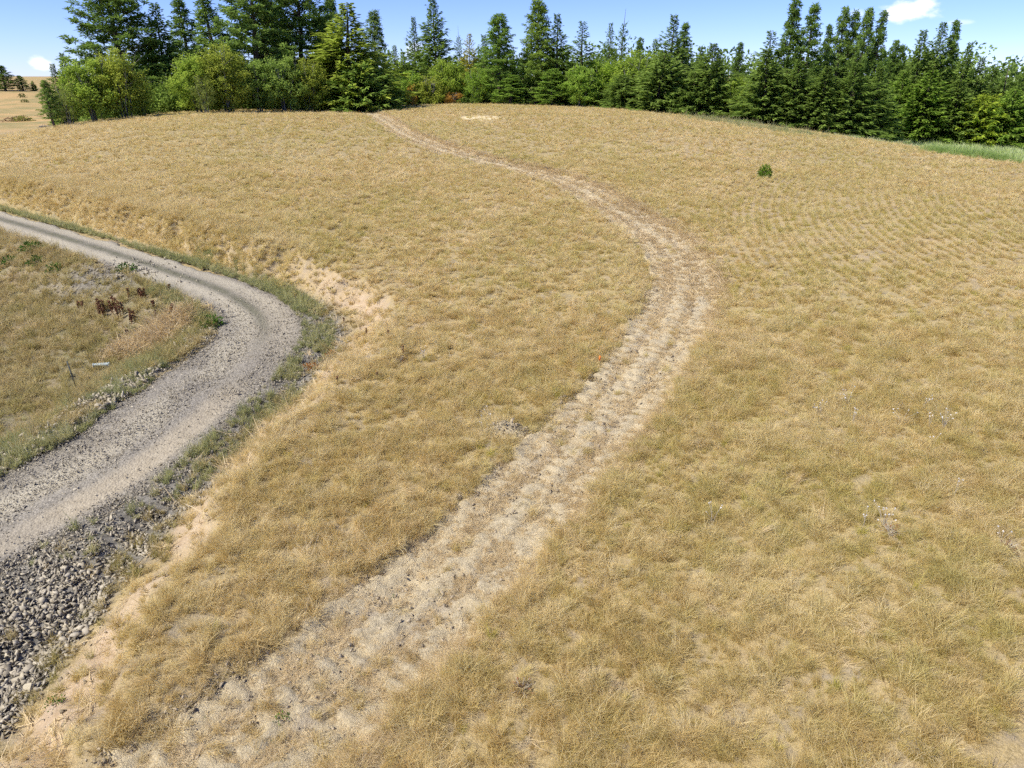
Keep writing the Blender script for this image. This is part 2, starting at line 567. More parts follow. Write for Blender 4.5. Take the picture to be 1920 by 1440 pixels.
def track_material():
    k = Nodes('scraped_soil')
    fine = k.noise(9, 6, 0.7); mid = k.noise(1.3, 4, 0.6)
    soil = k.ramp(fine, (0.28, (0.25, 0.205, 0.13)), (0.5, (0.45, 0.38, 0.25)), (0.75, (0.60, 0.515, 0.355)))
    chaff = k.ramp(k.noise(30, 4, 0.75), (0.3, (0.36, 0.285, 0.16)), (0.65, (0.66, 0.545, 0.345)))
    col = k.mix(k.ramp(mid, (0.4, 0.1), (0.62, 0.85)), soil, chaff)
    col = k.mix(k.attr('wheel'), col, k.ramp(fine, (0.3, (0.29, 0.235, 0.17)), (0.7, (0.45, 0.385, 0.295))))
    col = k.mix(k.attr('straw'), col, chaff)
    h = k.math('ADD', fine, k.math('MULTIPLY', k.noise(36, 4, 0.7), 0.5))
    return k.surface(col, 0.95, k.bump(h, 0.9, 0.05), 0.1)


def grass_material(name, dark, mid, light, alt, altamt=0.5, trans=0.3, east=False):
    """blade colour: by blade, by plant and by patch of ground"""
    k = Nodes(name)
    rnd = k.info('Random')
    f = k.math('ADD', k.math('MULTIPLY', k.attr('tint'), 0.35), k.math('MULTIPLY', rnd, 0.72))
    c = k.ramp(f, (0.12, dark), (0.5, mid), (0.88, light))
    patch = k.ramp(k.noise(0.09, 4, 0.6), (0.42, 0.0), (0.62, 1.0))
    patch2 = k.ramp(k.math('FRACT', k.math('MULTIPLY', rnd, 7.31)), (0.5, 0.0), (0.72, 1.0))
    a = k.math('MULTIPLY', k.math('ADD', k.math('MULTIPLY', patch, 0.4), k.math('MULTIPLY', patch2, 0.65)), altamt)
    if east:   # the lower western side of the hill is a more golden stand, the eastern side greener
        sx_ = k.new('ShaderNodeSeparateXYZ'); k.put(sx_.inputs[0], k.pos())
        mr = k.new('ShaderNodeMapRange'); mr.inputs['From Min'].default_value = -2; mr.inputs['From Max'].default_value = 9
        k.put(mr.inputs['Value'], k.math('ADD', k.math('ADD', sx_.outputs[0], k.math('MULTIPLY', sx_.outputs[1], 0.6)), k.math('MULTIPLY', k.noise(0.2, 3), 6.0)))
        mr.inputs['From Min'].default_value = 5; mr.inputs['From Max'].default_value = 17
        mr.inputs['To Min'].default_value = 0.45; mr.inputs['To Max'].default_value = 1.0
        a = k.math('MULTIPLY', a, mr.outputs[0])
    c = k.mix(a, c, alt)
    c = k.mix(k.ramp(k.noise(0.3, 4, 0.65), (0.5, 0.0), (0.68, 0.45)), c, light)
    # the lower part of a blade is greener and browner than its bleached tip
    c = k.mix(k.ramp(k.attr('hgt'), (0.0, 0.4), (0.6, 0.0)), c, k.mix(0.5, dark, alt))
    return k.leafy(c, trans)


def foliage_material(name, dark, light, trans=0.3):
    k = Nodes(name)
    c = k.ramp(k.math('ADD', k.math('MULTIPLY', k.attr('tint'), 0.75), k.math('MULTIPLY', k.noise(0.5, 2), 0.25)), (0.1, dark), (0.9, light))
    c = k.mix(1.0, c, k.info('Color'), 'MULTIPLY')
    return k.leafy(c, trans)


def bark_material(name, a, b):
    k = Nodes(name)
    n = k.noise(7, 5, 0.7, stretch=(1, 1, 0.25))
    return k.surface(k.ramp(n, (0.3, a), (0.7, b)), 0.95, k.bump(n, 0.8, 0.05), 0.1)


def stone_material(name, a, b, c, seed_attr=True):
    k = Nodes(name)
    f = k.math('FRACT', k.math('ADD', k.attr('tint'), k.info('Random')))
    col = k.ramp(f, (0.0, a), (0.5, b), (0.9, c))
    col = k.mix(0.35, col, k.ramp(k.noise(22, 5, 0.7), (0.3, a), (0.7, c)))
    return k.surface(col, 0.9, k.bump(k.noise(40, 4, 0.7), 0.5, 0.01), 0.2)


def plain(name, col, rough=0.8, spec=0.2, var=0.25, scale=30, metal=0.0):
    k = Nodes(name)
    d = tuple(v * (1 - var) for v in col); l = tuple(min(1, v * (1 + var)) for v in col)
    n = k.noise(scale, 4, 0.65)
    return k.surface(k.ramp(n, (0.3, d), (0.7, l)), rough, k.bump(n, 0.3, 0.004), spec, metal)


M_GROUND = ground_material()
M_ROAD = road_material()
M_TRACK = track_material()
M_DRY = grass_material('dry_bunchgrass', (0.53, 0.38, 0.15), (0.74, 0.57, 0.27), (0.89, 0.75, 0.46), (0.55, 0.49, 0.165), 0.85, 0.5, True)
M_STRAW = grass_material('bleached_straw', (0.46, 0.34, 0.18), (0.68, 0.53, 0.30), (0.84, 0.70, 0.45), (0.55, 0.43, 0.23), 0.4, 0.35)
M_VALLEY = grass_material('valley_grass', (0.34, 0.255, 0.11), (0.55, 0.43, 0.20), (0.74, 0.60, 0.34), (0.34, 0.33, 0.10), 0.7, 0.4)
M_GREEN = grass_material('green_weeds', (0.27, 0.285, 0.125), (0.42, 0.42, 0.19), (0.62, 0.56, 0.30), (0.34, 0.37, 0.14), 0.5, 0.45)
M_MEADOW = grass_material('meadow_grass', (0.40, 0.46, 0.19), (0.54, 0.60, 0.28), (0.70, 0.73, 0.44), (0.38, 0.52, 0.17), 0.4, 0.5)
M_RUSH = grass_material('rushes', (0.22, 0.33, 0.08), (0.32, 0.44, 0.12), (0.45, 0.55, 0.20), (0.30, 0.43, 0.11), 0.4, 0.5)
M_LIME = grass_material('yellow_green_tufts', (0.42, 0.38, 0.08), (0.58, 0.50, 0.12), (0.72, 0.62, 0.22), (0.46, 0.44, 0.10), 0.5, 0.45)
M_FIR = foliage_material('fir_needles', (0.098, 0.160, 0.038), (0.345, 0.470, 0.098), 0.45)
M_PINE = foliage_material('pine_needles', (0.095, 0.162, 0.040), (0.345, 0.480, 0.100), 0.45)
M_LEAF = foliage_material('broad_leaves', (0.14, 0.225, 0.042), (0.42, 0.55, 0.12), 0.5)
M_BARK = bark_material('conifer_bark', (0.055, 0.042, 0.032), (0.16, 0.125, 0.10))
M_GREYBARK = bark_material('grey_bark', (0.10, 0.095, 0.085), (0.27, 0.255, 0.23))
M_STONE = stone_material('crushed_basalt', (0.19, 0.162, 0.118), (0.33, 0.288, 0.215), (0.49, 0.435, 0.33))
M_CLOD = stone_material('dry_clod', (0.20, 0.16, 0.105), (0.33, 0.27, 0.185), (0.47, 0.39, 0.275))

# ------------------------------------------------------------------ the ground: one sheet to the horizon
def axis(stops):
    """stops: (position, spacing) pairs, spacing changes gradually between them"""
    out = [stops[0][0]]
    while out[-1] < stops[-1][0]:
        sp = np.interp(out[-1], [s[0] for s in stops], [s[1] for s in stops])
        out.append(out[-1] + sp)
    return np.array(out)


xs = axis([(-2500, 300), (-320, 20), (-120, 1.2), (-60, 0.5), (-18, 0.22), (14, 0.22), (60, 0.7), (120, 1.2), (320, 20), (2500, 300)])
ys = axis([(-800, 200), (-60, 12), (2, 0.5), (6, 0.2), (26, 0.2), (60, 0.45), (135, 0.8), (300, 8), (3500, 300)])
GX, GY = np.meshgrid(xs, ys)
gz, gd, gs, gup, gtd, gts = shape(GX, GY)
wedge = (vnoise(GX, GY, 1.1, 21) - 0.5) * 0.5 + (vnoise(GX, GY, 3.5, 22) - 0.5) * 0.3
gr = np.hypot(GX, GY); gth = np.arctan2(GX, GY)
gR = np.interp(gth, _g, _gR)
low_part = sstep(S_BEND + 6, S_BEND - 4, gs)
# raw dirt of the cut bank: strong at the bend and below it, patchy further up
bare = sstep(0.03, 0.16, gup) * sstep(0.97, 0.62, gup + wedge * 0.9) * (0.55 + 0.45 * low_part)
bare = bare * np.interp(gs - S_BEND, [-16, -9, -7, -3, 0, 4, 8, 14], [0.9, 0.7, 0.25, 0.5, 1.0, 0.8, 0.25, 0.12])
bare = np.clip(bare * (0.75 + 0.9 * wedge), 0, 1) * (gd > 0)
inner = sstep(0, 0.8, -gd - inner_hw(gs)) * sstep(95, 70, gr)
meadow = sstep(3, 9, gr - gR) * sstep(math.radians(20), math.radians(24), gth)
hill = sstep(25, 45, gr - gR) * sstep(math.radians(-22), math.radians(-28), gth)
duff_shade = sstep(-3, 1.5, gr - gR + wedge * 6) * sstep(math.radians(23), math.radians(19), gth) * sstep(math.radians(-31.5), math.radians(-29), gth) * sstep(70, 30, gr - gR)
pp = on_ground(905, 221)
pale_d = np.hypot((GX - pp.x) / 2.9, (GY - pp.y) / 3.3)
pale = sstep(1.15, 0.75, pale_d + wedge * 0.35)
sp1, sp2 = on_ground(200, 515), on_ground(335, 615)
spill = np.maximum(sstep(1.3, 0.6, np.hypot((GX - sp1.x) / 2.6, (GY - sp1.y) / 1.5) + wedge), sstep(1.3, 0.6, np.hypot((GX - sp2.x) / 0.9, (GY - sp2.y) / 1.6) + wedge))
rim = sstep(0.0, 0.3, -gd - inner_hw(gs) + wedge * .5) * sstep(1.6, 1.1, -gd - inner_hw(gs) + wedge) * sstep(S_BEND - 2, S_BEND - 5, gs)
rocky = sstep(-0.3, 0.1, gd - ROAD_HW) * sstep(0.25, -0.1, gd - ROAD_HW - rock_width(gs) + wedge * 0.4) * sstep(S_BEND + 8, S_BEND + 3, gs)
rocky = np.clip(rocky + 0.75 * spill + 0.85 * rim, 0, 1)
# under the road and the track the sheet lies a little lower than the surfaces laid on it
under = sstep(ROAD_HW + 0.3, ROAD_HW - 0.1, gd) * sstep(0.3, -0.1, -gd - inner_hw(gs)) * 0.10 + sstep(1.35, 1.0, np.abs(gtd)) * 0.08
gme = np_mesh('ground', np.stack([GX, GY, gz - under], -1).reshape(-1, 3), grid_faces(len(xs), len(ys)),
              {'bare': bare.ravel(), 'inner': inner.ravel(), 'meadow': meadow.ravel(), 'hill': hill.ravel(), 'duff_shade': duff_shade.ravel(), 'pale': pale.ravel(), 'rocky': rocky.ravel()}, True)
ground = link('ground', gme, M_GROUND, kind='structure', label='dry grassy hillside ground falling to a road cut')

# ------------------------------------------------------------------ gravel road: a sheet laid on the bench, its ragged edges running under the verge
sa = np.arange(16, ROAD.len - 6, 0.16)
ww = np.linspace(-3.7, 2.3, 46)
S, W = np.meshgrid(sa, ww, indexing='ij')
rp, rn = ROAD.at(S)
RX, RY = rp[..., 0] + rn[..., 0] * W, rp[..., 1] + rn[..., 1] * W
rz = np.interp(S, _rs, _rz)
lowS = sstep(S_BEND + 3, S_BEND - 3, S)
rag = (vnoise(RX, RY, 0.9, 31) - 0.5) * 0.7 + (vnoise(RX, RY, 3.0, 32) - 0.5) * 0.35
crown = -0.03 * (W / 1.7) ** 2
rut = -0.035 * (np.exp(-((W - 0.7) / 0.3) ** 2) + np.exp(-((W + 0.7) / 0.3) ** 2))
edge = np.maximum(sstep(1.3, 1.9, W + rag * 0.6 + 0.42 * sstep(S_BEND + 3, S_BEND + 10, S)), sstep(-0.05, 0.6, -W - inner_hw(S) + rag * 0.6))
rz = rz + 0.035 + crown + rut + (fbm(RX, RY, 1.4, 3, 33) - 0.5) * 0.07 * (0.4 + 0.8 * lowS) - edge * 0.42 - np.maximum(np.maximum(-W - inner_hw(S) - 0.35, W - 1.75), 0) * 1.5
patchy = vnoise(RX, RY, 0.45, 36)
dust_up = np.exp(-((np.abs(W) - 0.62) / 0.40) ** 4) * (0.85 + 0.3 * (patchy - .4))
dust_lo = 0.9 * np.exp(-((W + 1.0) / 0.5) ** 2) * sstep(0.3, 0.6, patchy) + 0.2 * vnoise(RX, RY, 1.1, 39)
dust = np.clip(dust_up * (1 - lowS) + dust_lo * lowS, 0, 1)
tan = np.exp(-((W - 0.5 - (vnoise(S, S * 0, 0.12, 35) - .5) * 0.5) / 0.45) ** 4) * sstep(S_BEND - 3.5, S_BEND - 6.5, S + rag * 2) * np.clip(0.65 + 0.9 * (vnoise(RX, RY, 0.8, 37) - 0.3), 0, 1)
tan = np.maximum(tan, 0.6 * np.exp(-((W + 1.15 + (vnoise(S, S * 0, 0.15, 34) - .5) * 0.5) / 0.42) ** 4) * sstep(S_BEND - 2.5, S_BEND - 6, S + rag * 2) * sstep(0.35, 0.6, vnoise(RX, RY, 0.7, 30)))
tan = np.maximum(tan, 0.9 * np.exp(-((W - 0.6) / 0.9) ** 4) * np.exp(-((S - S_BEND - 1.5) / 4.0) ** 2) * np.clip(patchy * 1.3 - .1, 0, 1) * .5)
strip = np.exp(-((W + 0.02 + rag * 0.12) / 0.22) ** 2) * (1 - lowS) * np.clip(0.95 * (vnoise(RX, RY, 1.3, 38) + 0.55), 0, 1)
rme = np_mesh('gravel_road', np.stack([RX, RY, rz], -1).reshape(-1, 3), grid_faces(len(ww), len(sa)),
              {'dust': dust.ravel(), 'tan': tan.ravel(), 'strip': strip.ravel()}, True)
road = link('gravel_road', rme, M_ROAD, kind='structure', label='grey gravel road curving round the foot of the hill')

# ------------------------------------------------------------------ scraped dirt track: churned soil with clods and tread ridges
tl = [TRACK.len - 2]
while tl[-1] > 1:
    q = TRACK.at(np.array([tl[-1]]))[0][0]
    tl.append(tl[-1] - np.interp(np.hypot(*q), [6, 20, 60, 130], [0.055, 0.09, 0.25, 0.45]))
ta = np.array(tl[::-1])
tw = np.linspace(-1.9, 1.9, 58)
S, W = np.meshgrid(ta, tw, indexing='ij')
tp, tn = TRACK.at(S)
TX, TY = tp[..., 0] + tn[..., 0] * W, tp[..., 1] + tn[..., 1] * W
tz = H(TX, TY)
rag = (vnoise(TX, TY, 0.6, 41) - 0.5) * 0.55 + (vnoise(TX, TY, 2.2, 42) - 0.5) * 0.5
lump = (fbm(TX, TY, 3.2, 4, 43) - 0.5) * 0.11 + np.clip(vnoise(TX, TY, 7.5, 44) - 0.5, 0, 1) * 0.13 + (vnoise(TX, TY, 13.0, 52) - .5) * 0.03
ridge = np.sin(S * 2 * math.pi / 0.42 + 3 * vnoise(TX, TY, 0.8, 45)) * 0.022 * sstep(0.3, 0.6, vnoise(TX, TY, 0.5, 46))
wob_ = 0.3 * (vnoise(S, S * 0, 0.15, 47) - .5)
wheel = np.exp(-((W - 0.5 + wob_) / 0.16) ** 2) + np.exp(-((W + 0.42 + wob_) / 0.16) ** 2)
berm = 0.08 * np.exp(-((W - 1.3 + rag * 0.4) / 0.2) ** 2) * sstep(0.35, 0.7, vnoise(TX, TY, 1.1, 48))
edge = sstep(1.15, 1.5, np.abs(W) + rag * 0.45)
tz = tz + 0.03 + (lump + ridge) * (1 - 0.5 * edge) - 0.07 * wheel + berm - edge * 0.22
straw = np.clip(sstep(0.75, 1.25, -W + rag * 0.6) * 0.9 + sstep(1.0, 1.3, np.abs(W)) * 0.5 - wheel, 0, 1)
tme = np_mesh('dirt_track', np.stack([TX, TY, tz], -1).reshape(-1, 3), grid_faces(len(tw), len(ta)),
              {'wheel': (0.6 * wheel * sstep(0.45, 0.7, vnoise(TX, TY, 0.3, 49))).ravel(), 'straw': straw.ravel()}, True)
track = link('dirt_track', tme, M_TRACK, kind='structure', label='scraped bare dirt track climbing the dry hillside')

# ------------------------------------------------------------------ stones
def rock_proto(seed, flat=0.42):
    r = np.random.default_rng(seed)
    p = rand_dirs(r, 7) * r.uniform(0.9, 1.2, (7, 1)) * np.array([1.0, r.uniform(0.6, 0.9), r.uniform(flat * .7, flat)]) * 0.5
    bm = bmesh.new()
    for c in p: bm.verts.new(c)
    g = bmesh.ops.convex_hull(bm, input=bm.verts[:])
    bmesh.ops.delete(bm, geom=[e for e in set(g['geom_interior']) | set(g['geom_unused']) if isinstance(e, bmesh.types.BMVert)], context='VERTS')
    bmesh.ops.triangulate(bm, faces=bm.faces[:])
    bmesh.ops.recalc_face_normals(bm, faces=bm.faces[:])
    bm.verts.index_update()
    v = np.array([c.co[:] for c in bm.verts]); f = np.array([[c.index for c in q.verts] for q in bm.faces])
    bm.free()
    return v, f


ROCKS = [rock_proto(100 + i) for i in range(14)]


def scatter_polar(n, r0, r1, azl=48, azr=44, pw=1.0):
    r = np.sqrt(rng.uniform(r0 * r0, r1 * r1, n)) if pw == 1.0 else r0 + (r1 - r0) * rng.random(n) ** pw
    a = np.radians(rng.uniform(-azl, azr, n))
    return r * np.sin(a), r * np.cos(a)


def rock_mass(x, y, z, size, tilt=0.5):
    """one mesh of many separate stones"""
    n = len(x); B = []; F = []; T = []; off = 0
    which = rng.integers(0, len(ROCKS), n)
    a = rng.uniform(0, 6.283, n); tx = rng.normal(0, tilt, n); ty = rng.normal(0, tilt, n); tint = rng.random(n)
    for k, (v, f) in enumerate(ROCKS):
        m = np.where(which == k)[0]
        if len(m) == 0: continue
        ca, sa_ = np.cos(a[m])[:, None], np.sin(a[m])[:, None]
        vx = v[None, :, 0] * ca - v[None, :, 1] * sa_; vy = v[None, :, 0] * sa_ + v[None, :, 1] * ca
        vz = v[None, :, 2] + vx * tx[m][:, None] + vy * ty[m][:, None]
        s = size[m][:, None]
        P = np.stack([vx * s + x[m][:, None], vy * s + y[m][:, None], vz * s + z[m][:, None]], -1)
        B.append(P.reshape(-1, 3)); F.append((f[None] + (np.arange(len(m)) * len(v))[:, None, None]).reshape(-1, 3) + off)
        T.append(np.repeat(tint[m], len(v))); off += len(m) * len(v)
    return np.vstack(B), np.vstack(F), np.concatenate(T)


def road_zone(n, s0, s1, d0, d1):
    s = rng.uniform(s0, s1, n); d = d0 + (d1 - d0) * rng.random(n)
    p, nn = ROAD.at(s)
    return p[:, 0] + nn[:, 0] * d, p[:, 1] + nn[:, 1] * d, s, d


# riprap in the roadside ditch below the bend, thinning out above it
sx, sy, ss, sd = road_zone(64000, S_BEND - 20, S_BEND + 9, ROAD_HW - 0.25, ROAD_HW + 5.0)
rw = rock_width(ss)
keep = sd < ROAD_HW + rw + 0.05 + rng.normal(0, 0.15, len(ss))
keep &= rng.random(len(ss)) < np.interp(ss, [S_BEND - 11, S_BEND - 8, S_BEND, S_BEND + 9], [1.0, 0.8, 0.6, 0.25])
sx, sy, ss, sd = sx[keep], sy[keep], ss[keep], sd[keep]
size = np.exp(rng.normal(math.log(0.095), 0.45, len(sx))).clip(0.03, 0.24) * np.interp(ss, [S_BEND - 13, S_BEND - 9, S_BEND], [1.0, 0.7, 0.6])
size *= np.interp(sd, [ROAD_HW - .3, ROAD_HW + 1.8], [0.5, 1.1])
# rocky rim of the inner verge
ix, iy, is_, id_ = road_zone(4600, S_BEND - 20, S_BEND - 3, -4.1, -2.6)
isz = np.exp(rng.normal(math.log(0.12), 0.4, len(ix)))
ik = vnoise(ix, iy, 0.5, 61) > 0.3
# small crushed stone over the running surface of the lower road
jx, jy, js, jd = road_zone(32000, S_BEND - 18, S_BEND + 5, -2.9, ROAD_HW + .1)
jt = np.exp(-((jd - 0.5) / 0.45) ** 4) * sstep(S_BEND - 3.5, S_BEND - 6.5, js)
jk = (rng.random(len(jx)) > jt * 0.93) & (rng.random(len(jx)) < np.interp(js, [S_BEND - 2, S_BEND + 5], [1, 0.1]))
jsz = np.exp(rng.normal(math.log(0.042), 0.35, len(jx)))
# a stony spill on the mound inside the bend
kx, ky, ks, kd = [], [], [], []
for (px, py, rad, n) in [(215, 510, 1.6, 500), (330, 600, 1.0, 260), (345, 640, .8, 200), (120, 545, 1.4, 150)]:
    c = on_ground(px, py); q = rng.normal(0, rad * 0.6, (n, 2)); kx += list(c.x + q[:, 0] * 1.6); ky += list(c.y + q[:, 1])
kx, ky = np.array(kx), np.array(ky); ksz = np.exp(rng.normal(math.log(0.10), 0.35, len(kx)))
AX = np.concatenate([sx, ix[ik], jx[jk], kx]); AY = np.concatenate([sy, iy[ik], jy[jk], ky]); AS = np.concatenate([size, isz[ik], jsz[jk], ksz])
AZ, ad_, as_ = (lambda t: (t[0], t[1], t[2]))(shape(AX, AY))
on_road = np.abs(ad_) < ROAD_HW
AZ = AZ + np.where(on_road, 0.03, 0.02) + AS * 0.10
dist = np.sqrt(AX ** 2 + AY ** 2 + (AZ - CAM_H) ** 2)
inview = (np.abs(AX / (AY * _cp - (AZ - CAM_H) * _sp)) < 0.715)
order = np.argsort(-(AS / dist) * inview)
big, rest = order[:300], order[300:]
rock_me = []
for v, f in ROCKS:
    m = np_mesh('stone', v, f); m.materials.append(M_STONE); rock_me.append(m)
for i in big:
    o = link('stone', rock_me[rng.integers(0, len(rock_me))], None, road)
    o.location = (AX[i], AY[i], AZ[i]); s = AS[i]
    o.scale = (s, s, s); o.rotation_euler = (rng.normal(0, 0.55), rng.normal(0, 0.55), rng.uniform(0, 6.28))
v, f, t = rock_mass(AX[rest], AY[rest], AZ[rest], AS[rest], 0.7)
link('loose_stones', np_mesh('loose_stones', v, f, {'tint': t}), M_STONE, road, kind='stuff')

# dry clods thrown up along the track
n = 20000
cs = TRACK.len * rng.random(n) ** 0.6
cw = np.where(rng.random(n) < 0.5, 1.22 + rng.normal(0, 0.12, n), rng.uniform(-1.15, 1.2, n))
p, nn = TRACK.at(cs)
cx, cy = p[:, 0] + nn[:, 0] * cw, p[:, 1] + nn[:, 1] * cw
csz = np.exp(rng.normal(math.log(0.058), 0.38, n))
csz *= np.where(vnoise(cx, cy, 0.6, 51) > 0.5, 1.15, 0.6)
far_up = np.hypot(cx, cy)
csz *= np.interp(far_up, [10, 60], [1.0, 1.5])
cz = H(cx, cy) + 0.035
# a low spoil heap beside the track
heap = on_ground(948, 808)
hq = rng.normal(0, 1, (420, 2)) * np.array([0.42, 0.22])
hx, hy = heap.x + hq[:, 0], heap.y + hq[:, 1]
order = np.argsort(-(csz / far_up))
clod_me = []
for v, f in ROCKS[:8]:
    m = np_mesh('clod', v, f); m.materials.append(M_CLOD); clod_me.append(m)
for i in order[:260]:
    o = link('clod', clod_me[rng.integers(0, 8)], None, track)
    o.location = (cx[i], cy[i], cz[i]); o.scale = (csz[i],) * 3
    o.rotation_euler = (rng.normal(0, 0.5), rng.normal(0, 0.5), rng.uniform(0, 6.28))
v, f, t = rock_mass(cx[order[260:]], cy[order[260:]], cz[order[260:]], csz[order[260:]], 0.5)
link('loose_clods', np_mesh('loose_clods', v, f, {'tint': t}), M_CLOD, track, kind='stuff')

# crumbling clods on the bare cut bank
bx_, by_, bs_, bd_ = road_zone(16000, S_BEND - 18, S_BEND + 12, ROAD_HW + 0.8, ROAD_HW + 8.0)
bz_, bd_, bs_, bu_, _t1, _t2 = shape(bx_, by_)
bk = (bu_ > 0.02) & (bu_ < 0.9) & (rng.random(len(bx_)) < 0.55) & ((bs_ < S_BEND - 8) | (bs_ > S_BEND - 3))
v, f, t = rock_mass(bx_[bk], by_[bk], bz_[bk] + 0.005, np.exp(rng.normal(math.log(0.05), 0.5, bk.sum())), 0.6)
link('bank_clods', np_mesh('bank_clods', v, f, {'tint': t}), M_CLOD, ground, kind='stuff')

hr = 20; hu = np.linspace(-1, 1, hr)
HX, HY = np.meshgrid(hu, hu)
hxw, hyw = heap.x + HX * 0.95, heap.y + HY * 0.55
hz = H(hxw, hyw) - 0.06 + 0.30 * np.exp(-3.2 * (HX ** 2 + HY ** 2)) + (fbm(hxw, hyw, 5, 3, 71) - 0.5) * 0.16 * np.exp(-2 * (HX ** 2 + HY ** 2)) - 0.08 * sstep(0.8, 1.2, np.hypot(HX, HY))
hb = link('dirt_pile', None, None, label='low heap of dry dirt clods beside the scraped track', category='dirt pile')
hb.location = heap
hme = np_mesh('mound', np.stack([hxw - heap.x, hyw - heap.y, hz - heap.z], -1).reshape(-1, 3), grid_faces(hr, hr), {'straw': np.full(hr * hr, 0.15), 'wheel': np.zeros(hr * hr)}, True)
link('mound', hme, M_TRACK, hb)
hh_ = H(hx, hy) - 0.03 + 0.30 * np.exp(-3.2 * (((hx - heap.x) / 0.95) ** 2 + ((hy - heap.y) / 0.55) ** 2))
v, f, t = rock_mass(hx - heap.x, hy - heap.y, hh_ - heap.z, np.exp(rng.normal(math.log(0.05), 0.45, len(hx))), 0.6)
link('crumbs', np_mesh('crumbs', v, f, {'tint': t}), M_CLOD, hb, kind='stuff')

# ------------------------------------------------------------------ grass: plants scattered by geometry nodes
def tuft(name, seed, n, length, width, spread, lean, droop, mat, r0=0.06, sweep=None):
    r = np.random.default_rng(seed)
    a = r.uniform(0, 6.283, n); br = r0 * np.sqrt(r.random(n)); ba = r.uniform(0, 6.283, n)
    b = np.stack([br * np.cos(ba), br * np.sin(ba), np.full(n, -0.02)], 1)
    dirv = np.stack([np.cos(a), np.sin(a), np.zeros(n)], 1)
    if sweep is not None: dirv = unit(dirv * (1 - sweep) + np.array([1, 0, 0]) * sweep)
    L = length * np.exp(r.normal(0, spread, n)); l1 = np.clip(r.normal(lean, 0.22, n), 0.02, 1.45); l2 = np.clip(l1 + r.normal(droop, 0.25, n), 0.05, 1.9)
    z = np.array([0, 0, 1.0])
    p1 = b + (dirv * np.sin(l1)[:, None] + z * np.cos(l1)[:, None]) * (L * 0.5)[:, None]
    p2 = p1 + (dirv * np.sin(l2)[:, None] + z * np.cos(l2)[:, None]) * (L * 0.5)[:, None]
    sa2 = r.uniform(0, 6.283, n); side = np.stack([np.cos(sa2), np.sin(sa2), r.normal(0, 0.3, n)], 1)
    w = (width * r.uniform(0.7, 1.3, n))[:, None]
    V = np.stack([b - side * w / 2, b + side * w / 2, p1 + side * w * 0.42, p1 - side * w * 0.42, p2], 1).reshape(-1, 3)
    i = np.arange(n)[:, None] * 5
    tint = np.repeat(np.clip(r.normal(0.5, 0.24, n), 0, 1), 5); hg = np.tile([0, 0, 0.55, 0.55, 1.0], n)
    me = np_mesh(name, V, [i + np.array([[0, 1, 2, 3]]), i + np.array([[3, 2, 4]])], {'tint': tint, 'hgt': hg})
    me.materials.append(mat)
    return bpy.data.objects.new(name, me)


def proto_set(name, objs):
    c = bpy.data.collections.new(name)
    for o in objs: c.objects.link(o)
    return c


def scatter(name, x, y, coll, nproto, scale, props, tilt=0.12, rotz=None, lift=0.0, parent=None):
    n = len(x)
    z = H(x, y) + lift
    rot = np.stack([rng.normal(0, tilt, n), rng.normal(0, tilt, n), rng.uniform(0, 6.283, n) if rotz is None else rotz], 1)
    me = bpy.data.meshes.new(name)
    me.vertices.add(n); me.vertices.foreach_set('co', np.stack([x, y, z], 1).astype(np.float32).ravel())
    for nm, ty, key, val in (('rot', 'FLOAT_VECTOR', 'vector', rot), ('scl', 'FLOAT', 'value', scale)):
        a = me.attributes.new(nm, ty, 'POINT'); a.data.foreach_set(key, np.asarray(val, np.float32).ravel())
    a = me.attributes.new('pick', 'INT', 'POINT'); a.data.foreach_set('value', rng.integers(0, nproto, n).astype(np.int32))
    o = link(name, me, None, parent, **props)
    ng = bpy.data.node_groups.new(name, 'GeometryNodeTree')
    ng.interface.new_socket(name='Geometry', in_out='INPUT', socket_type='NodeSocketGeometry')
    ng.interface.new_socket(name='Geometry', in_out='OUTPUT', socket_type='NodeSocketGeometry')
    N = ng.nodes.new; L = ng.links.new
    gi, go, ip, ci = N('NodeGroupInput'), N('NodeGroupOutput'), N('GeometryNodeInstanceOnPoints'), N('GeometryNodeCollectionInfo')
    ci.inputs['Collection'].default_value = coll; ci.inputs['Separate Children'].default_value = True; ci.inputs['Reset Children'].default_value = True

    def na(nm, ty):
        q = N('GeometryNodeInputNamedAttribute'); q.data_type = ty; q.inputs['Name'].default_value = nm
        return [s for s in q.outputs if s.enabled and s.name == 'Attribute'][0]
    L(gi.outputs[0], ip.inputs['Points']); L(ci.outputs[0], ip.inputs['Instance'])
    ip.inputs['Pick Instance'].default_value = True
    L(na('pick', 'INT'), ip.inputs['Instance Index'])
    L(na('rot', 'FLOAT_VECTOR'), ip.inputs['Rotation'])
    L(na('scl', 'FLOAT'), ip.inputs['Scale'])
    L(ip.outputs[0], go.inputs[0])
    md = o.modifiers.new('scatter', 'NODES'); md.node_group = ng
    return o


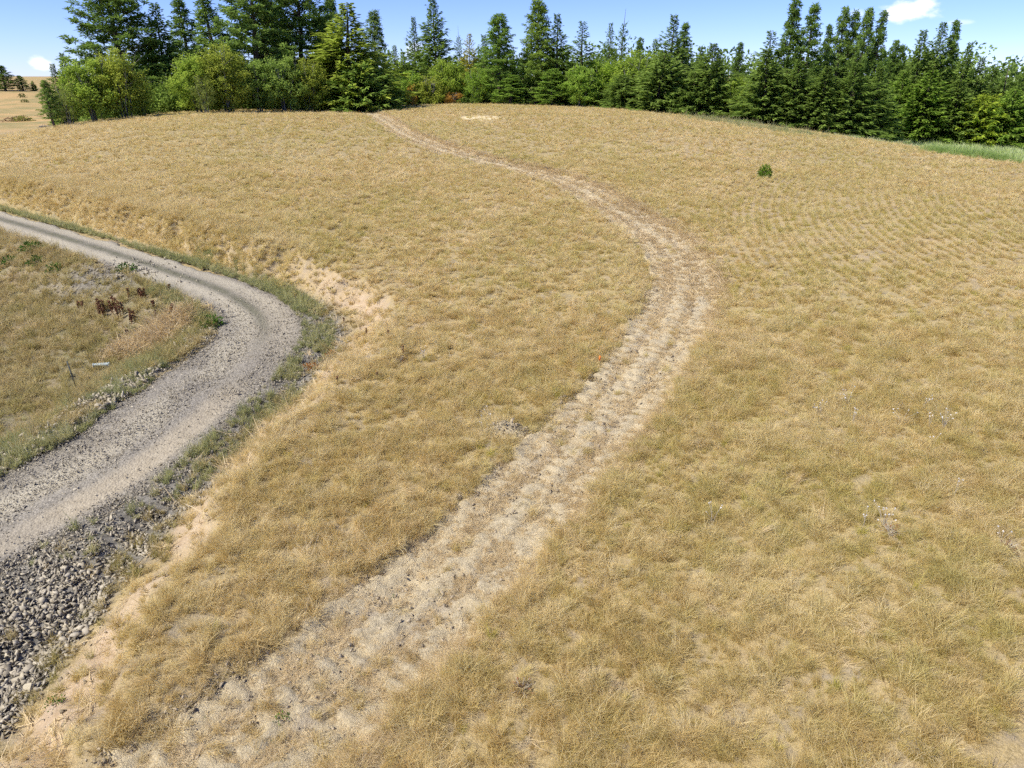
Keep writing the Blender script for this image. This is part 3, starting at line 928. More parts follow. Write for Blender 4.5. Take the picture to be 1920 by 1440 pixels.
C_NEAR = proto_set('near_tufts', [tuft('tuft', 200 + i, 120, [.25, .29, .22, .32, .26, .20, .28][i], 0.0046, 0.3, [.5, .65, .8, .55, .95, .45, .7][i], [.5, .6, .45, .8, .35, .4, .7][i], M_DRY, 0.085, [None, None, .3, None, .5, None, .6][i]) for i in range(7)])
C_MID = proto_set('mid_tufts', [tuft('tuft', 220 + i, 70, [.26, .29, .23, .31, .27][i], 0.0085, 0.3, [.5, .7, .85, .55, .9][i], [.5, .6, .45, .7, .4][i], M_DRY, 0.10, [None, None, .3, None, .5][i]) for i in range(5)])
C_FAR = proto_set('far_tufts', [tuft('tuft', 240 + i, 44, [.27, .30, .24, .32][i], 0.019, 0.3, [.5, .7, .8, .6][i], [.5, .5, .45, .6][i], M_DRY, 0.15) for i in range(4)])
C_STRAW = proto_set('straw_mats', [tuft('straw', 260 + i, 46, [.24, .30, .36, .28][i], 0.006, 0.3, [1.35, 1.3, 1.4, 1.25][i], [.15, .2, .1, .25][i], M_STRAW, 0.13, [.2, .6, .8, None][i]) for i in range(4)])
C_STRAWF = proto_set('straw_mats_far', [tuft('straw', 270 + i, 32, [.30, .36, .32][i], 0.015, 0.3, [1.3, 1.35, 1.2][i], [.15, .2, .2][i], M_STRAW, 0.2, [.2, .6, None][i]) for i in range(3)])
C_VALLEY = proto_set('valley_tufts', [tuft('tuft', 280 + i, 60, [.28, .36, .24, .42][i], 0.010, 0.3, [.5, .7, .8, .4][i], [.5, .6, .45, .5][i], M_VALLEY, 0.12) for i in range(4)])
C_GREEN = proto_set('green_weeds', [tuft('weed', 300 + i, 64, [.20, .28, .16, .34][i], 0.013, 0.35, [.6, .5, .8, .35][i], [.3, .4, .3, .25][i], M_GREEN, 0.11) for i in range(4)])
C_RUSH = proto_set('rushes', [tuft('rush', 340 + i, 30, [.5, .6][i], 0.03, 0.3, .3, .25, M_RUSH, 0.2) for i in range(2)])
C_LIME = proto_set('lime_tufts', [tuft('tuft', 350 + i, 90, [.24, .28][i], 0.006, 0.3, [.5, .7][i], .45, M_LIME, 0.08) for i in range(2)])
C_MEAD = proto_set('meadow_tufts', [tuft('tuft', 320 + i, 26, [.45, .55, .4][i], 0.045, 0.3, [.35, .5, .4][i], [.3, .4, .3][i], M_MEADOW, 0.2) for i in range(3)])

ROW_C = np.array([52.5, 25.0])


def rows(x, y, amount):
    """draw plants towards the curved drill rows of the reseeded field"""
    dx, dy = x - ROW_C[0], y - ROW_C[1]
    r = np.hypot(dx, dy) + 1e-6
    off = np.round(r / 0.43) * 0.43 - r
    k = amount
    return x + dx / r * off * k, y + dy / r * off * k


def field_keep(x, y, thin=1.0):
    z, d, s, up, td, ts = shape(x, y)
    r = np.hypot(x, y); th = np.arctan2(x, y)
    R = np.interp(th, _g, _gR)
    rag = (vnoise(x, y, 0.6, 41) - 0.5) * 0.55 + (vnoise(x, y, 2.2, 42) - 0.5) * 0.5
    out = d > 0
    lowr = sstep(S_BEND - 7, S_BEND - 9.5, s)
    bankp = np.interp(up, [0.0, 0.15, 0.45, 0.75, 1.0], [0.10, 0.14, 0.25, 0.8, 1.0]) * (1 - lowr) + lowr * np.interp(up, [0, 0.5, 0.9, 1.0], [0.10, 0.16, 0.40, 1.0])
    bankp = np.maximum(bankp, np.interp(s, [S_BEND + 0, S_BEND + 5, S_BEND + 12], [0.1, 0.5, 0.9]) * (up > 0.2))
    bankp = np.where((d > 0) & (d < ROAD_HW + rock_width(s)), 0.0, bankp)
    p = np.where(out, bankp, 0)
    trk = sstep(1.12, 1.3, np.abs(td) + rag * 0.4)
    end = sstep(TRACK.len - 9, TRACK.len - 2, ts)
    trk = np.where(td < 0, sstep(1.0, 1.4, np.abs(td) + rag * 0.45), trk)
    p = p * (0.03 + 0.12 * end + (0.97 - 0.12 * end) * trk)
    p = p * sstep(8, 2, r - R)
    p = p * (0.22 + 0.78 * sstep(0.7, 1.15, np.hypot((x - pp.x) / 2.9, (y - pp.y) / 3.3)))
    gap = fbm(x, y, 2.4, 2, 91)
    p = p * np.interp(gap, [0.28, 0.42, 0.5], [0.62, 0.9, 1.0])
    return rng.random(len(x)) < p * thin, gap


def row_amount(x, y):
    r = np.hypot(x, y); a = np.degrees(np.arctan2(x, y))
    return (0.35 + 0.45 * vnoise(x, y, 0.12, 120)) * sstep(22, 34, r) * sstep(9, 19, a) * sstep(90, 64, r) + 0.03


for nm, r0, r1, n, coll, npz, sc, lab in (
        ('dry_grass', 4.5, 24, 33000, C_NEAR, 7, (0.5, 1.3), 'tawny dry bunchgrass covering the near hillside'),
        ('dry_grass', 24, 56, 64000, C_MID, 5, (0.55, 1.2), 'tawny dry bunchgrass covering the middle of the hillside'),
        ('dry_grass', 56, 150, 90000, C_FAR, 4, (0.65, 1.25), 'tawny dry bunchgrass running up to the tree line')):
    x, y = scatter_polar(n, r0, r1)
    x, y = rows(x, y, row_amount(x, y))
    k, gap = field_keep(x, y)
    x, y, gap = x[k], y[k], gap[k]
    scl = (sc[0] + (sc[1] - sc[0]) * rng.random(len(x)) ** 1.3) * np.interp(gap, [0.3, 0.6], [0.65, 1.1]) * (1 - 0.22 * row_amount(x, y))
    scatter(nm, x, y, coll, npz, scl, dict(kind='stuff', label=lab, category='grass'))

# swirls of bleached straw and a few greener plants mixed into the field
x, y = scatter_polar(9000, 5, 60)
k, gap = field_keep(x, y); k &= fbm(x, y, 0.4, 3, 111) > 0.52
scatter('bleached_grass', x[k], y[k], C_STRAW, 4, rng.uniform(0.6, 1.2, k.sum()), dict(kind='stuff', label='swirls of bleached straw lying in the open field', category='grass'), 0.2, fbm(x[k], y[k], 0.15, 2, 112) * 12, 0.05)
x, y = scatter_polar(1500, 5, 60)
k, gap = field_keep(x, y)
scatter('yellow_green_grass', x[k], y[k], C_LIME, 2, rng.uniform(0.5, 1.0, k.sum()), dict(kind='stuff', label='scattered yellow-green tufts among the dry field grass', category='grass'))

# flattened pale straw: on the track, along its downhill edge and over the bank
n = 34000
s = TRACK.len * rng.random(n) ** 0.55
w = np.where(rng.random(n) < 0.35, -1.35 + rng.normal(0, 0.22, n), rng.uniform(-1.5, 1.35, n))
p, nn = TRACK.at(s)
x, y = p[:, 0] + nn[:, 0] * w, p[:, 1] + nn[:, 1] * w
r = np.hypot(x, y)
k = (rng.random(n) < np.interp(fbm(x, y, 1.0, 2, 95), [0.35, 0.6], [0.35, 0.95])) & ((np.abs(w - 0.1) > 0.18) | (rng.random(n) < .4))
for m, coll, npz in (((r < 26) & k, C_STRAW, 4), ((r >= 26) & k, C_STRAWF, 3)):
    t = TRACK.near(x[m], y[m])[1]
    q = TRACK.at(t)[1]
    rz_ = np.arctan2(q[:, 1], q[:, 0]) + rng.normal(0, 0.9, m.sum())
    scatter('straw_litter', x[m], y[m], coll, npz, rng.uniform(0.35, 0.8, m.sum()), dict(kind='stuff', label='pale flattened straw strewn over the scraped track' if coll is C_STRAW else 'pale flattened straw on the far stretch of the track', category='straw'), 0.1, rz_, 0.03)

# bleached grass along the top of the ditch and over the bank
x, y, s, d = road_zone(9000, S_BEND - 26, S_BEND + 60, ROAD_HW + 0.3, ROAD_HW + 6.0)
z, d, s, up, td, ts = shape(x, y)
k = (d > 0) & (rng.random(len(x)) < np.interp(s, [S_BEND - 12, S_BEND - 7, S_BEND - 2, S_BEND + 5, S_BEND + 14], [0.35, 0.8, 1.0, 0.3, 0.1]) * np.interp(up, [0, 0.05, 0.4, 0.9, 1], [0.2, 1, 0.8, 0.3, 0.02]))
scatter('bleached_grass', x[k], y[k], C_STRAWF, 3, rng.uniform(0.5, 1.1, k.sum()), dict(kind='stuff', label='bleached grass along the cut bank above the road', category='grass'), 0.25)

# turf hanging over the upper cut
x, y, s, d = road_zone(11000, S_BEND + 3, S_BEND + 62, ROAD_HW + 0.75, ROAD_HW + 3.6)
k = rng.random(len(x)) < np.interp(s, [S_BEND + 3, S_BEND + 9], [0.15, 1])
scatter('bank_turf', x[k], y[k], C_MID, 5, rng.uniform(0.6, 1.2, k.sum()), dict(kind='stuff', label='dry turf covering the upper cut above the road', category='grass'), 0.3)
# a sweep of bleached grass on the slope inside the bend
q1, q2 = on_ground(235, 660), on_ground(345, 590)
t = rng.random(900); x = q1.x + (q2.x - q1.x) * t + rng.normal(0, 0.35, 900); y = q1.y + (q2.y - q1.y) * t + rng.normal(0, 0.45, 900)
scatter('bleached_grass', x, y, C_STRAWF, 3, rng.uniform(0.7, 1.3, 900), dict(kind='stuff', label='sweep of bleached grass on the slope inside the road bend', category='grass'), 0.4, None, 0.08)

# grass in the hollow inside the bend
x, y = scatter_polar(70000, 12, 95, 48, -8)
z, d, s, up, td, ts = shape(x, y)
nearspill = np.minimum(np.hypot((x - sp1.x) / 2.6, (y - sp1.y) / 1.5), np.hypot((x - sp2.x) / 0.9, (y - sp2.y) / 1.6))
k = (d < -inner_hw(s) - 0.25 - 1.0 * sstep(S_BEND - 2, S_BEND - 5, s) * (vnoise(x, y, 0.8, 114) > 0.3)) & (rng.random(len(x)) < np.interp(nearspill, [0.6, 1.2], [0.3, 1])) & (rng.random(len(x)) < np.interp(fbm(x, y, 0.35, 3, 97), [0.35, 0.5], [0.7, 1.0]))
scatter('hollow_grass', x[k], y[k], C_VALLEY, 4, rng.uniform(0.6, 1.25, k.sum()), dict(kind='stuff', label='olive and straw coloured grass in the hollow inside the road bend', category='grass'))

# green weeds on both verges
x1, y1, s1, d1_ = road_zone(4200, S_BEND - 20, S_BEND - 1, -4.4, -2.4)
k1 = rng.random(len(x1)) < np.interp(fbm(x1, y1, 0.5, 3, 98), [0.38, 0.58], [0.03, 0.8])
x2, y2, s2, d2_ = road_zone(4200, S_BEND - 12, S_BEND + 10, ROAD_HW - 0.1, ROAD_HW + 1.1)
k2 = rng.random(len(x2)) < np.interp(fbm(x2, y2, 0.5, 3, 99), [0.36, 0.58], [0.03, 0.8]) * np.interp(s2, [S_BEND - 10, S_BEND - 6], [0.04, 1])
x3, y3, s3, d3_ = road_zone(9000, S_BEND + 8, S_BEND + 75, ROAD_HW - 0.25, ROAD_HW + 0.35)
k3 = rng.random(len(x3)) < 0.55 * np.interp(fbm(x3, y3, 0.4, 2, 107), [0.35, 0.6], [0.15, 1])
x4, y4 = scatter_polar(6000, 20, 80, 48, -10)
z, d, s, up, td, ts = shape(x4, y4)
k4 = (d < -ROAD_HW - 1) & (fbm(x4, y4, 0.22, 3, 101) > 0.60)
x5, y5, s5, d5_ = road_zone(900, S_BEND + 1, S_BEND + 7, -ROAD_HW - 0.8, -ROAD_HW - 0.1)
k5 = rng.random(len(x5)) < .3
x = np.concatenate([x1[k1], x2[k2], x3[k3], x4[k4], x5[k5]]); y = np.concatenate([y1[k1], y2[k2], y3[k3], y4[k4], y5[k5]])
scatter('verge_weeds', x, y, C_GREEN, 4, rng.uniform(0.3, 0.8, len(x)), dict(kind='stuff', label='green weeds growing along both road verges', category='weeds'))

# scraggy dry weeds caught among the riprap
x, y, s, d = road_zone(3600, S_BEND - 18, S_BEND + 2, ROAD_HW + 0.4, ROAD_HW + 5.0)
k = rng.random(len(x)) < np.interp(fbm(x, y, 0.8, 2, 103), [0.4, 0.6], [0.04, 0.9]) * np.interp(d - ROAD_HW - rock_width(s), [-1.0, -0.1, 0.5, 0.8], [0.03, 0.7, 0.4, 0])
scatter('ditch_weeds', x[k], y[k], C_VALLEY, 4, rng.uniform(0.4, 0.95, k.sum()), dict(kind='stuff', label='scraggy dry weeds growing among the ditch stones', category='weeds'), 0.3)

# the green meadow beyond the shoulder of the hill on the right, and its bright strip of rushes
x, y = scatter_polar(26000, 84, 175, -17, 44)
r = np.hypot(x, y); R = np.interp(np.arctan2(x, y), _g, _gR)
k = (r - R > 5) & (np.arctan2(x, y) > math.radians(21)) & (rng.random(len(x)) < 0.8)
scatter('meadow_grass', x[k], y[k], C_MEAD, 3, rng.uniform(0.6, 1.2, k.sum()), dict(kind='stuff', label='pale green meadow grass beyond the shoulder of the hill', category='grass'))
qa, qb = on_ground(1750, 287), on_ground(1880, 303)
t = rng.random(1500); x = qa.x + (qb.x - qa.x) * t + rng.normal(0, 0.4, 1500); y = qa.y + (qb.y - qa.y) * t + rng.normal(0, 1.0, 1500)
scatter('green_rushes', x, y, C_RUSH, 2, rng.uniform(0.5, 0.9, 1500), dict(kind='stuff', label='bright green strip of rushes at the near edge of the meadow', category='rushes'))
t = rng.random(700); qa, qb = on_ground(1300, 222), on_ground(1520, 254)
x = qa.x + (qb.x - qa.x) * t + rng.normal(0, 1.5, 700); y = qa.y + (qb.y - qa.y) * t + rng.normal(0, 2.5, 700)
scatter('ridge_weeds', x, y, C_GREEN, 4, rng.uniform(0.8, 1.6, 700), dict(kind='stuff', label='grey green weeds dotted along the right-hand brow of the hill', category='weeds'))

# ------------------------------------------------------------------ trees: prototypes of crown and trunk, 16 m tall for conifers
def fir_proto(name, seed, height=16.0, radius=2.9, base_t=0.03, dens=1.0, up=0.35, taper=1.08, ragged=0.22, dead_top=0.0, fsize=1.0):
    r = np.random.default_rng(seed)
    C, A, Sd, Ln, Wd, Ti = [], [], [], [], [], []
    nb = int(430 * dens)
    wood = Build()
    k = 7
    hz = np.linspace(0, height * 0.985, k)
    lean = np.cumsum(r.normal(0, 0.05, (k, 2)), axis=0)
    path = np.column_stack([lean[:, 0] - lean[0, 0], lean[:, 1] - lean[0, 1], hz])
    wood.tube(path, np.interp(hz, [0, height], [0.22, 0.012]) * (height / 16), 7)
    for i in range(nb):
        t = base_t + (1 - base_t - dead_top) * ((i + r.random()) / nb) ** 0.98
        if t > 0.985: continue
        az = i * 2.39996 + r.normal(0, 0.35)
        prof = (1 - t) ** taper * (0.9 + 0.1 * min(1, t / 0.12)) + 0.05
        L = radius * prof * (1 + r.normal(0, ragged)) * r.choice([1, 1, 1, 0.75])
        L = max(L, 0.25)
        z0 = t * height
        x0 = np.interp(z0, hz, path[:, 0]); y0 = np.interp(z0, hz, path[:, 1])
        d = np.array([math.cos(az), math.sin(az), 0])
        e0 = -0.30 + (up + 0.6) * t + r.normal(0, 0.2)
        cur = 0.28 + 0.1 * r.random()
        n = max(9, int(L * 15 * (0.8 + 0.4 * r.random())))
        s = np.sort(r.uniform(0.12, 1.0, n)) ** 0.8
        pos = np.array([x0, y0, z0]) + d * (L * s)[:, None] + np.array([0, 0, 1.0]) * (L * (e0 * s + cur * s * s * (1 - 0.5 * (1 - t))))[:, None]
        if i % 6 == 0 and L > 0.8:
            wood.tube(pos[[0, n // 2, n - 1]] - np.array([[0, 0, .03]]), [0.035, 0.022, 0.008], 3)
        lat = np.array([-d[1], d[0], 0])
        sg = r.choice([-1, 1], n)
        spread = (1 - s) * 0.9 + 0.25
        ax = unit(d * (0.75 + 0.4 * s)[:, None] + lat * (sg * spread * r.uniform(0.3, 1.1, n))[:, None] + np.array([0, 0, 1]) * (r.normal(0.12, 0.45, n))[:, None])
        side = unit(np.cross(ax, rand_dirs(r, n) * 1.0 + np.array([0, 0, 1.0])))
        C.append(pos); A.append(ax); Sd.append(side)
        Ln.append((0.42 + 0.34 * (1 - t)) * r.uniform(0.6, 1.15, n) * fsize * np.clip(L, 0.5, 1.1)); Wd.append(r.uniform(0.09, 0.18, n) * fsize)
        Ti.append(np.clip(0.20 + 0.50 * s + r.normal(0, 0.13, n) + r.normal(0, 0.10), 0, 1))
    v, f = leaf_quads(np.vstack(C), np.vstack(A), np.vstack(Sd), np.concatenate(Ln), np.concatenate(Wd), 0.12)
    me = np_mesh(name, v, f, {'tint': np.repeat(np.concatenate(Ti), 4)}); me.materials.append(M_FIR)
    wm = wood.mesh(name + '_wood', True); wm.materials.append(M_BARK)
    return me, wm, height, radius * 2


def pine_proto(name, seed, height=18.0, radius=3.4, base_t=0.2, nb=95, shape_pow=0.75, clump=1.0, nper=30, round_top=0.5):
    r = np.random.default_rng(seed)
    C, A, Sd, Ln, Wd, Ti = [], [], [], [], [], []
    wood = Build()
    k = 8; hz = np.linspace(0, height * 0.97, k)
    lean = np.cumsum(r.normal(0, 0.07, (k, 2)), axis=0)
    path = np.column_stack([lean[:, 0] - lean[0, 0], lean[:, 1] - lean[0, 1], hz])
    wood.tube(path, np.interp(hz, [0, height], [0.30, 0.04]) * (height / 18), 8)
    for i in range(nb):
        t = base_t + (1 - base_t) * ((i + r.random()) / nb) ** 0.95
        az = i * 2.39996 + r.normal(0, 0.5)
        q = (t - base_t) / (1 - base_t)
        prof = (1 - q) ** shape_pow * (0.55 + 0.45 * min(1, q / 0.25)) + 0.07
        L = radius * prof * r.uniform(0.6, 1.2)
        z0 = t * height * 0.97
        x0 = np.interp(z0, hz, path[:, 0]); y0 = np.interp(z0, hz, path[:, 1])
        d = np.array([math.cos(az), math.sin(az), 0])
        e0 = -0.15 + 0.75 * q + r.normal(0, 0.12)
        s = np.array([0.05, 0.4, 0.75, 1.0])
        pos = np.array([x0, y0, z0]) + d * (L * s)[:, None] + np.array([0, 0, 1.0]) * (L * (e0 * s + 0.22 * s ** 2))[:, None]
        if L > 0.5: wood.tube(pos, [0.05, 0.04, 0.025, 0.01], 4)
        nc = max(1, int(round(1 + L * 1.55)))
        for c in range(nc):
            sc = 1.0 if c == 0 else r.uniform(0.35, 1.0)
            ctr = np.array([np.interp(sc, s, pos[:, 0]), np.interp(sc, s, pos[:, 1]), np.interp(sc, s, pos[:, 2])])
            ctr = ctr + np.array([-d[1], d[0], 0]) * r.normal(0, 0.32) * L * 0.5 * (c > 0) + np.array([0, 0, r.normal(0.08, 0.12)])
            rad = clump * r.uniform(0.38, 0.62)
            m = int(nper * r.uniform(0.8, 1.2))
            dirs = rand_dirs(r, m) + d * 0.25 + np.array([0, 0, 0.4]); dirs = unit(dirs)
            C.append(ctr + dirs * rad * 0.12 + r.normal(0, rad * 0.22, (m, 3)) * np.array([1, 1, .7])); A.append(dirs); Sd.append(unit(np.cross(dirs, rand_dirs(r, m))))
            Ln.append(rad * r.uniform(0.6, 1.0, m)); Wd.append(r.uniform(0.08, 0.15, m) * clump)
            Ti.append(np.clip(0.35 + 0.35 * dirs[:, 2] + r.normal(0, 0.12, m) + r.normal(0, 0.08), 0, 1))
    v, f = leaf_quads(np.vstack(C), np.vstack(A), np.vstack(Sd), np.concatenate(Ln), np.concatenate(Wd), 0.05)
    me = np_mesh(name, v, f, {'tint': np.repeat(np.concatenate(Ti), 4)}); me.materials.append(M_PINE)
    wm = wood.mesh(name + '_wood', True); wm.materials.append(M_BARK)
    return me, wm, height, radius * 2


def leafy_proto(name, seed, height=7.0, radius=2.3, stems=6, lobes=150, nleaf=80, base_t=0.13, leaf=0.185, spreadout=0.5):
    r = np.random.default_rng(seed)
    wood = Build(); C, A, Sd, Ln, Wd, Ti = [], [], [], [], [], []
    tips = []
    for i in range(stems):
        a = i * 6.283 / stems + r.normal(0, 0.4); out = radius * spreadout * r.uniform(0.3, 1.0)
        h = height * r.uniform(0.7, 0.98)
        p0 = np.array([math.cos(a), math.sin(a), 0]) * radius * 0.13 * r.uniform(0.2, 1.5)
        pts = [p0 - np.array([0, 0, .1])]
        for q in (0.3, 0.6, 1.0):
            pts.append(p0 + np.array([math.cos(a) * out * q ** 1.2, math.sin(a) * out * q ** 1.2, h * q]) + r.normal(0, 0.08 * height * 0.14, 3) * np.array([1, 1, 0.3]))
        wood.tube(pts, [0.07, 0.055, 0.035, 0.01], 5)
        pts = np.array(pts)
        for _ in range(5):
            q = r.uniform(0.3, 0.85); b0 = np.array([np.interp(q, [0, .3, .6, 1], pts[:, j]) for j in range(3)])
            b1 = b0 + np.array([r.normal(0, 0.25 * radius), r.normal(0, 0.25 * radius), r.uniform(0.05, 0.2) * height])
            wood.tube([b0, (b0 + b1) / 2 + r.normal(0, 0.05, 3), b1], [0.03, 0.02, 0.008], 4)
    for i in range(lobes):
        t = base_t + (0.97 - base_t) * r.random() ** 0.8
        prof = math.sin(math.pi * min(1, max(0, (t - base_t * 0.6) / (1.06 - base_t * 0.6))) ** 0.75) ** 0.6
        rad = radius * prof * math.sqrt(r.random()) * r.uniform(0.75, 1.08)
        a = r.uniform(0, 6.283)
        hm = 0.80 + 0.11 * math.sin(2 * a + seed) + 0.09 * math.sin(5 * a + seed * 2.3) + r.normal(0, 0.04)
        ctr = np.array([rad * math.cos(a), rad * math.sin(a), t * height * (base_t + (1 - base_t) * min(1, hm))])
        lr = r.uniform(0.28, 0.6) * (radius / 2.3) ** 0.6
        m = int(nleaf * r.uniform(0.6, 1.3))
        dirs = rand_dirs(r, m)
        pos = ctr + dirs * lr * (r.random((m, 1)) ** 0.45) * np.array([1, 1, 1.05])
        ax = unit(dirs * 0.6 + rand_dirs(r, m)); C.append(pos); A.append(ax); Sd.append(unit(np.cross(ax, rand_dirs(r, m))))
        Ln.append(leaf * r.uniform(0.7, 1.3, m)); Wd.append(leaf * 0.65 * r.uniform(0.7, 1.2, m))
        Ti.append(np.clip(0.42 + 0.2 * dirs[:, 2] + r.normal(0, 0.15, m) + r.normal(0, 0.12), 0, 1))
    for i in range(55):   # loose sprays that break the outline
        t = r.uniform(0.35, 1.0); a = r.uniform(0, 6.283)
        prof = math.sin(math.pi * min(1, max(0, (t - base_t * 0.6) / (1.06 - base_t * 0.6))) ** 0.75) ** 0.6
        p0 = np.array([radius * prof * .8 * math.cos(a), radius * prof * .8 * math.sin(a), t * height * 0.85]); d = unit(np.array([math.cos(a) * .6, math.sin(a) * .6, 1.0]) + r.normal(0, .25, 3))
        m = 16; q = r.random(m)[:, None] * r.uniform(0.5, 1.1) * height / 7
        pos = p0 + d * q + r.normal(0, 0.09, (m, 3)); ax = rand_dirs(r, m)
        C.append(pos); A.append(ax); Sd.append(unit(np.cross(ax, rand_dirs(r, m)))); Ln.append(leaf * r.uniform(0.7, 1.2, m)); Wd.append(leaf * .6 * r.uniform(.7, 1.2, m)); Ti.append(np.clip(r.normal(0.6, .15, m), 0, 1))
    v, f = leaf_quads(np.vstack(C), np.vstack(A), np.vstack(Sd), np.concatenate(Ln), np.concatenate(Wd), 0.1)
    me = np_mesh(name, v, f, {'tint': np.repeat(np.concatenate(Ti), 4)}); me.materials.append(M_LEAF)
    wm = wood.mesh(name + '_wood', True); wm.materials.append(M_GREYBARK)
    return me, wm, height, radius * 2


PROTO = {
    'fir_broad': [fir_proto('fir_crown', 11, dens=1.25), fir_proto('fir_crown', 12, dens=1.2, ragged=0.3)],
    'fir_narrow': [fir_proto('fir_crown', 13, radius=2.2, dens=1.0, ragged=0.32, up=0.25), fir_proto('fir_crown', 14, radius=2.2, dens=0.9, ragged=0.36)],
    'fir_open': [fir_proto('fir_crown', 15, radius=2.5, dens=0.6, up=0.9, ragged=0.3, base_t=0.08), fir_proto('fir_crown', 16, radius=2.3, dens=0.55, up=0.5, ragged=0.4, base_t=0.12)],
    'fir_dead_top': [fir_proto('fir_crown', 17, radius=2.0, dens=0.42, dead_top=0.16, ragged=0.5, base_t=0.15)],
    'fir_young': [fir_proto('fir_crown', 18, height=8, radius=2.3, dens=0.95, taper=0.8, fsize=0.85), fir_proto('fir_crown', 19, height=8, radius=2.6, dens=1.0, taper=0.75, ragged=0.3, fsize=0.85)],
    'pine_full': [pine_proto('pine_crown', 21, nb=150, base_t=0.05, shape_pow=0.9), pine_proto('pine_crown', 22, nb=125, base_t=0.06, radius=3.2, shape_pow=0.85)],
    'pine_open': [pine_proto('pine_crown', 23, nb=100, base_t=0.2, radius=2.7, shape_pow=1.0), pine_proto('pine_crown', 24, nb=95, base_t=0.22, radius=2.5, shape_pow=0.95), pine_proto('pine_crown', 27, nb=105, base_t=0.16, radius=2.6, shape_pow=1.1)],
    'pine_big': [pine_proto('pine_crown', 25, height=22, radius=4.3, nb=165, base_t=0.07, shape_pow=0.55, clump=1.15), pine_proto('pine_crown', 26, height=22, radius=4.0, nb=165, base_t=0.06, shape_pow=0.6, clump=1.15)],
    'leafy': [leafy_proto('leaf_crown', 31), leafy_proto('leaf_crown', 32, stems=8, radius=2.5), leafy_proto('leaf_crown', 33, height=7.5, radius=2.1, stems=5)],
    'leafy_thin': [leafy_proto('leaf_crown', 34, lobes=90, nleaf=60, base_t=0.14, leaf=0.16), leafy_proto('leaf_crown', 35, lobes=84, nleaf=60, base_t=0.1, stems=12, leaf=0.16)],
    'bush': [leafy_proto('leaf_crown', 36, height=3, radius=1.6, stems=8, lobes=46, nleaf=80, base_t=0.06, leaf=0.15), leafy_proto('leaf_crown', 37, height=3, radius=1.7, stems=7, lobes=44, nleaf=80, base_t=0.05, leaf=0.15)],
}
NAMES = {'fir': 'fir_tree', 'pine': 'pine_tree', 'leafy': 'leafy_tree', 'bush': 'bush'}
count_kind = {}


def place(px, r, top_y, width_px, kind, tint, label, group=None, dead=0.0):
    """a tree standing on the ground r metres away; its height and width follow from its outline"""
    if group == TR and px > 1648: r += 17
    zt = 0.0
    for _ in range(6):
        u = (px - 960) / 1333.0
        th = math.atan2(u * (1.0), 1.0)
        # centre of the crown appears at px
        for __ in range(8):
            X, Y = r * math.sin(th), r * math.cos(th)
            hz = float(H(np.array([X]), np.array([Y]))[0])
            dep = Y * _cp - (0.5 * (hz + zt) - CAM_H) * _sp
            th = math.atan2(u * dep, Y)
        d = sight(px, top_y)
        zt = CAM_H + d[2] * (Y / d[1])
    h = zt - hz
    i = count_kind.get(kind, 0); count_kind[kind] = i + 1
    crown, wood, ph, pw = PROTO[kind][i % len(PROTO[kind])]
    fam = kind.split('_')[0]
    o = link(NAMES[fam], None, None, label=label, category={'fir': 'fir', 'pine': 'pine', 'leafy': 'tree', 'bush': 'bush'}[fam])
    if group: o['group'] = group
    o.location = (X, Y, hz - 0.05)
    w = width_px * dep / 1333.0 * (1.28 if kind == 'pine_open' else {'fir': 1.4, 'pine': 1.25, 'leafy': 1.2, 'bush': 1.05}[fam])
    o.rotation_euler = (random.gauss(0, 0.012), random.gauss(0, 0.012), random.uniform(0, 6.28))
    o.scale = (w / pw * random.uniform(0.97, 1.08), w / pw * random.uniform(0.97, 1.08), h / ph)
    c = link('crown', crown, None, o); c.color = (*tint, 1)
    link('trunk' if fam != 'bush' else 'stems', wood, None, o)
    return o


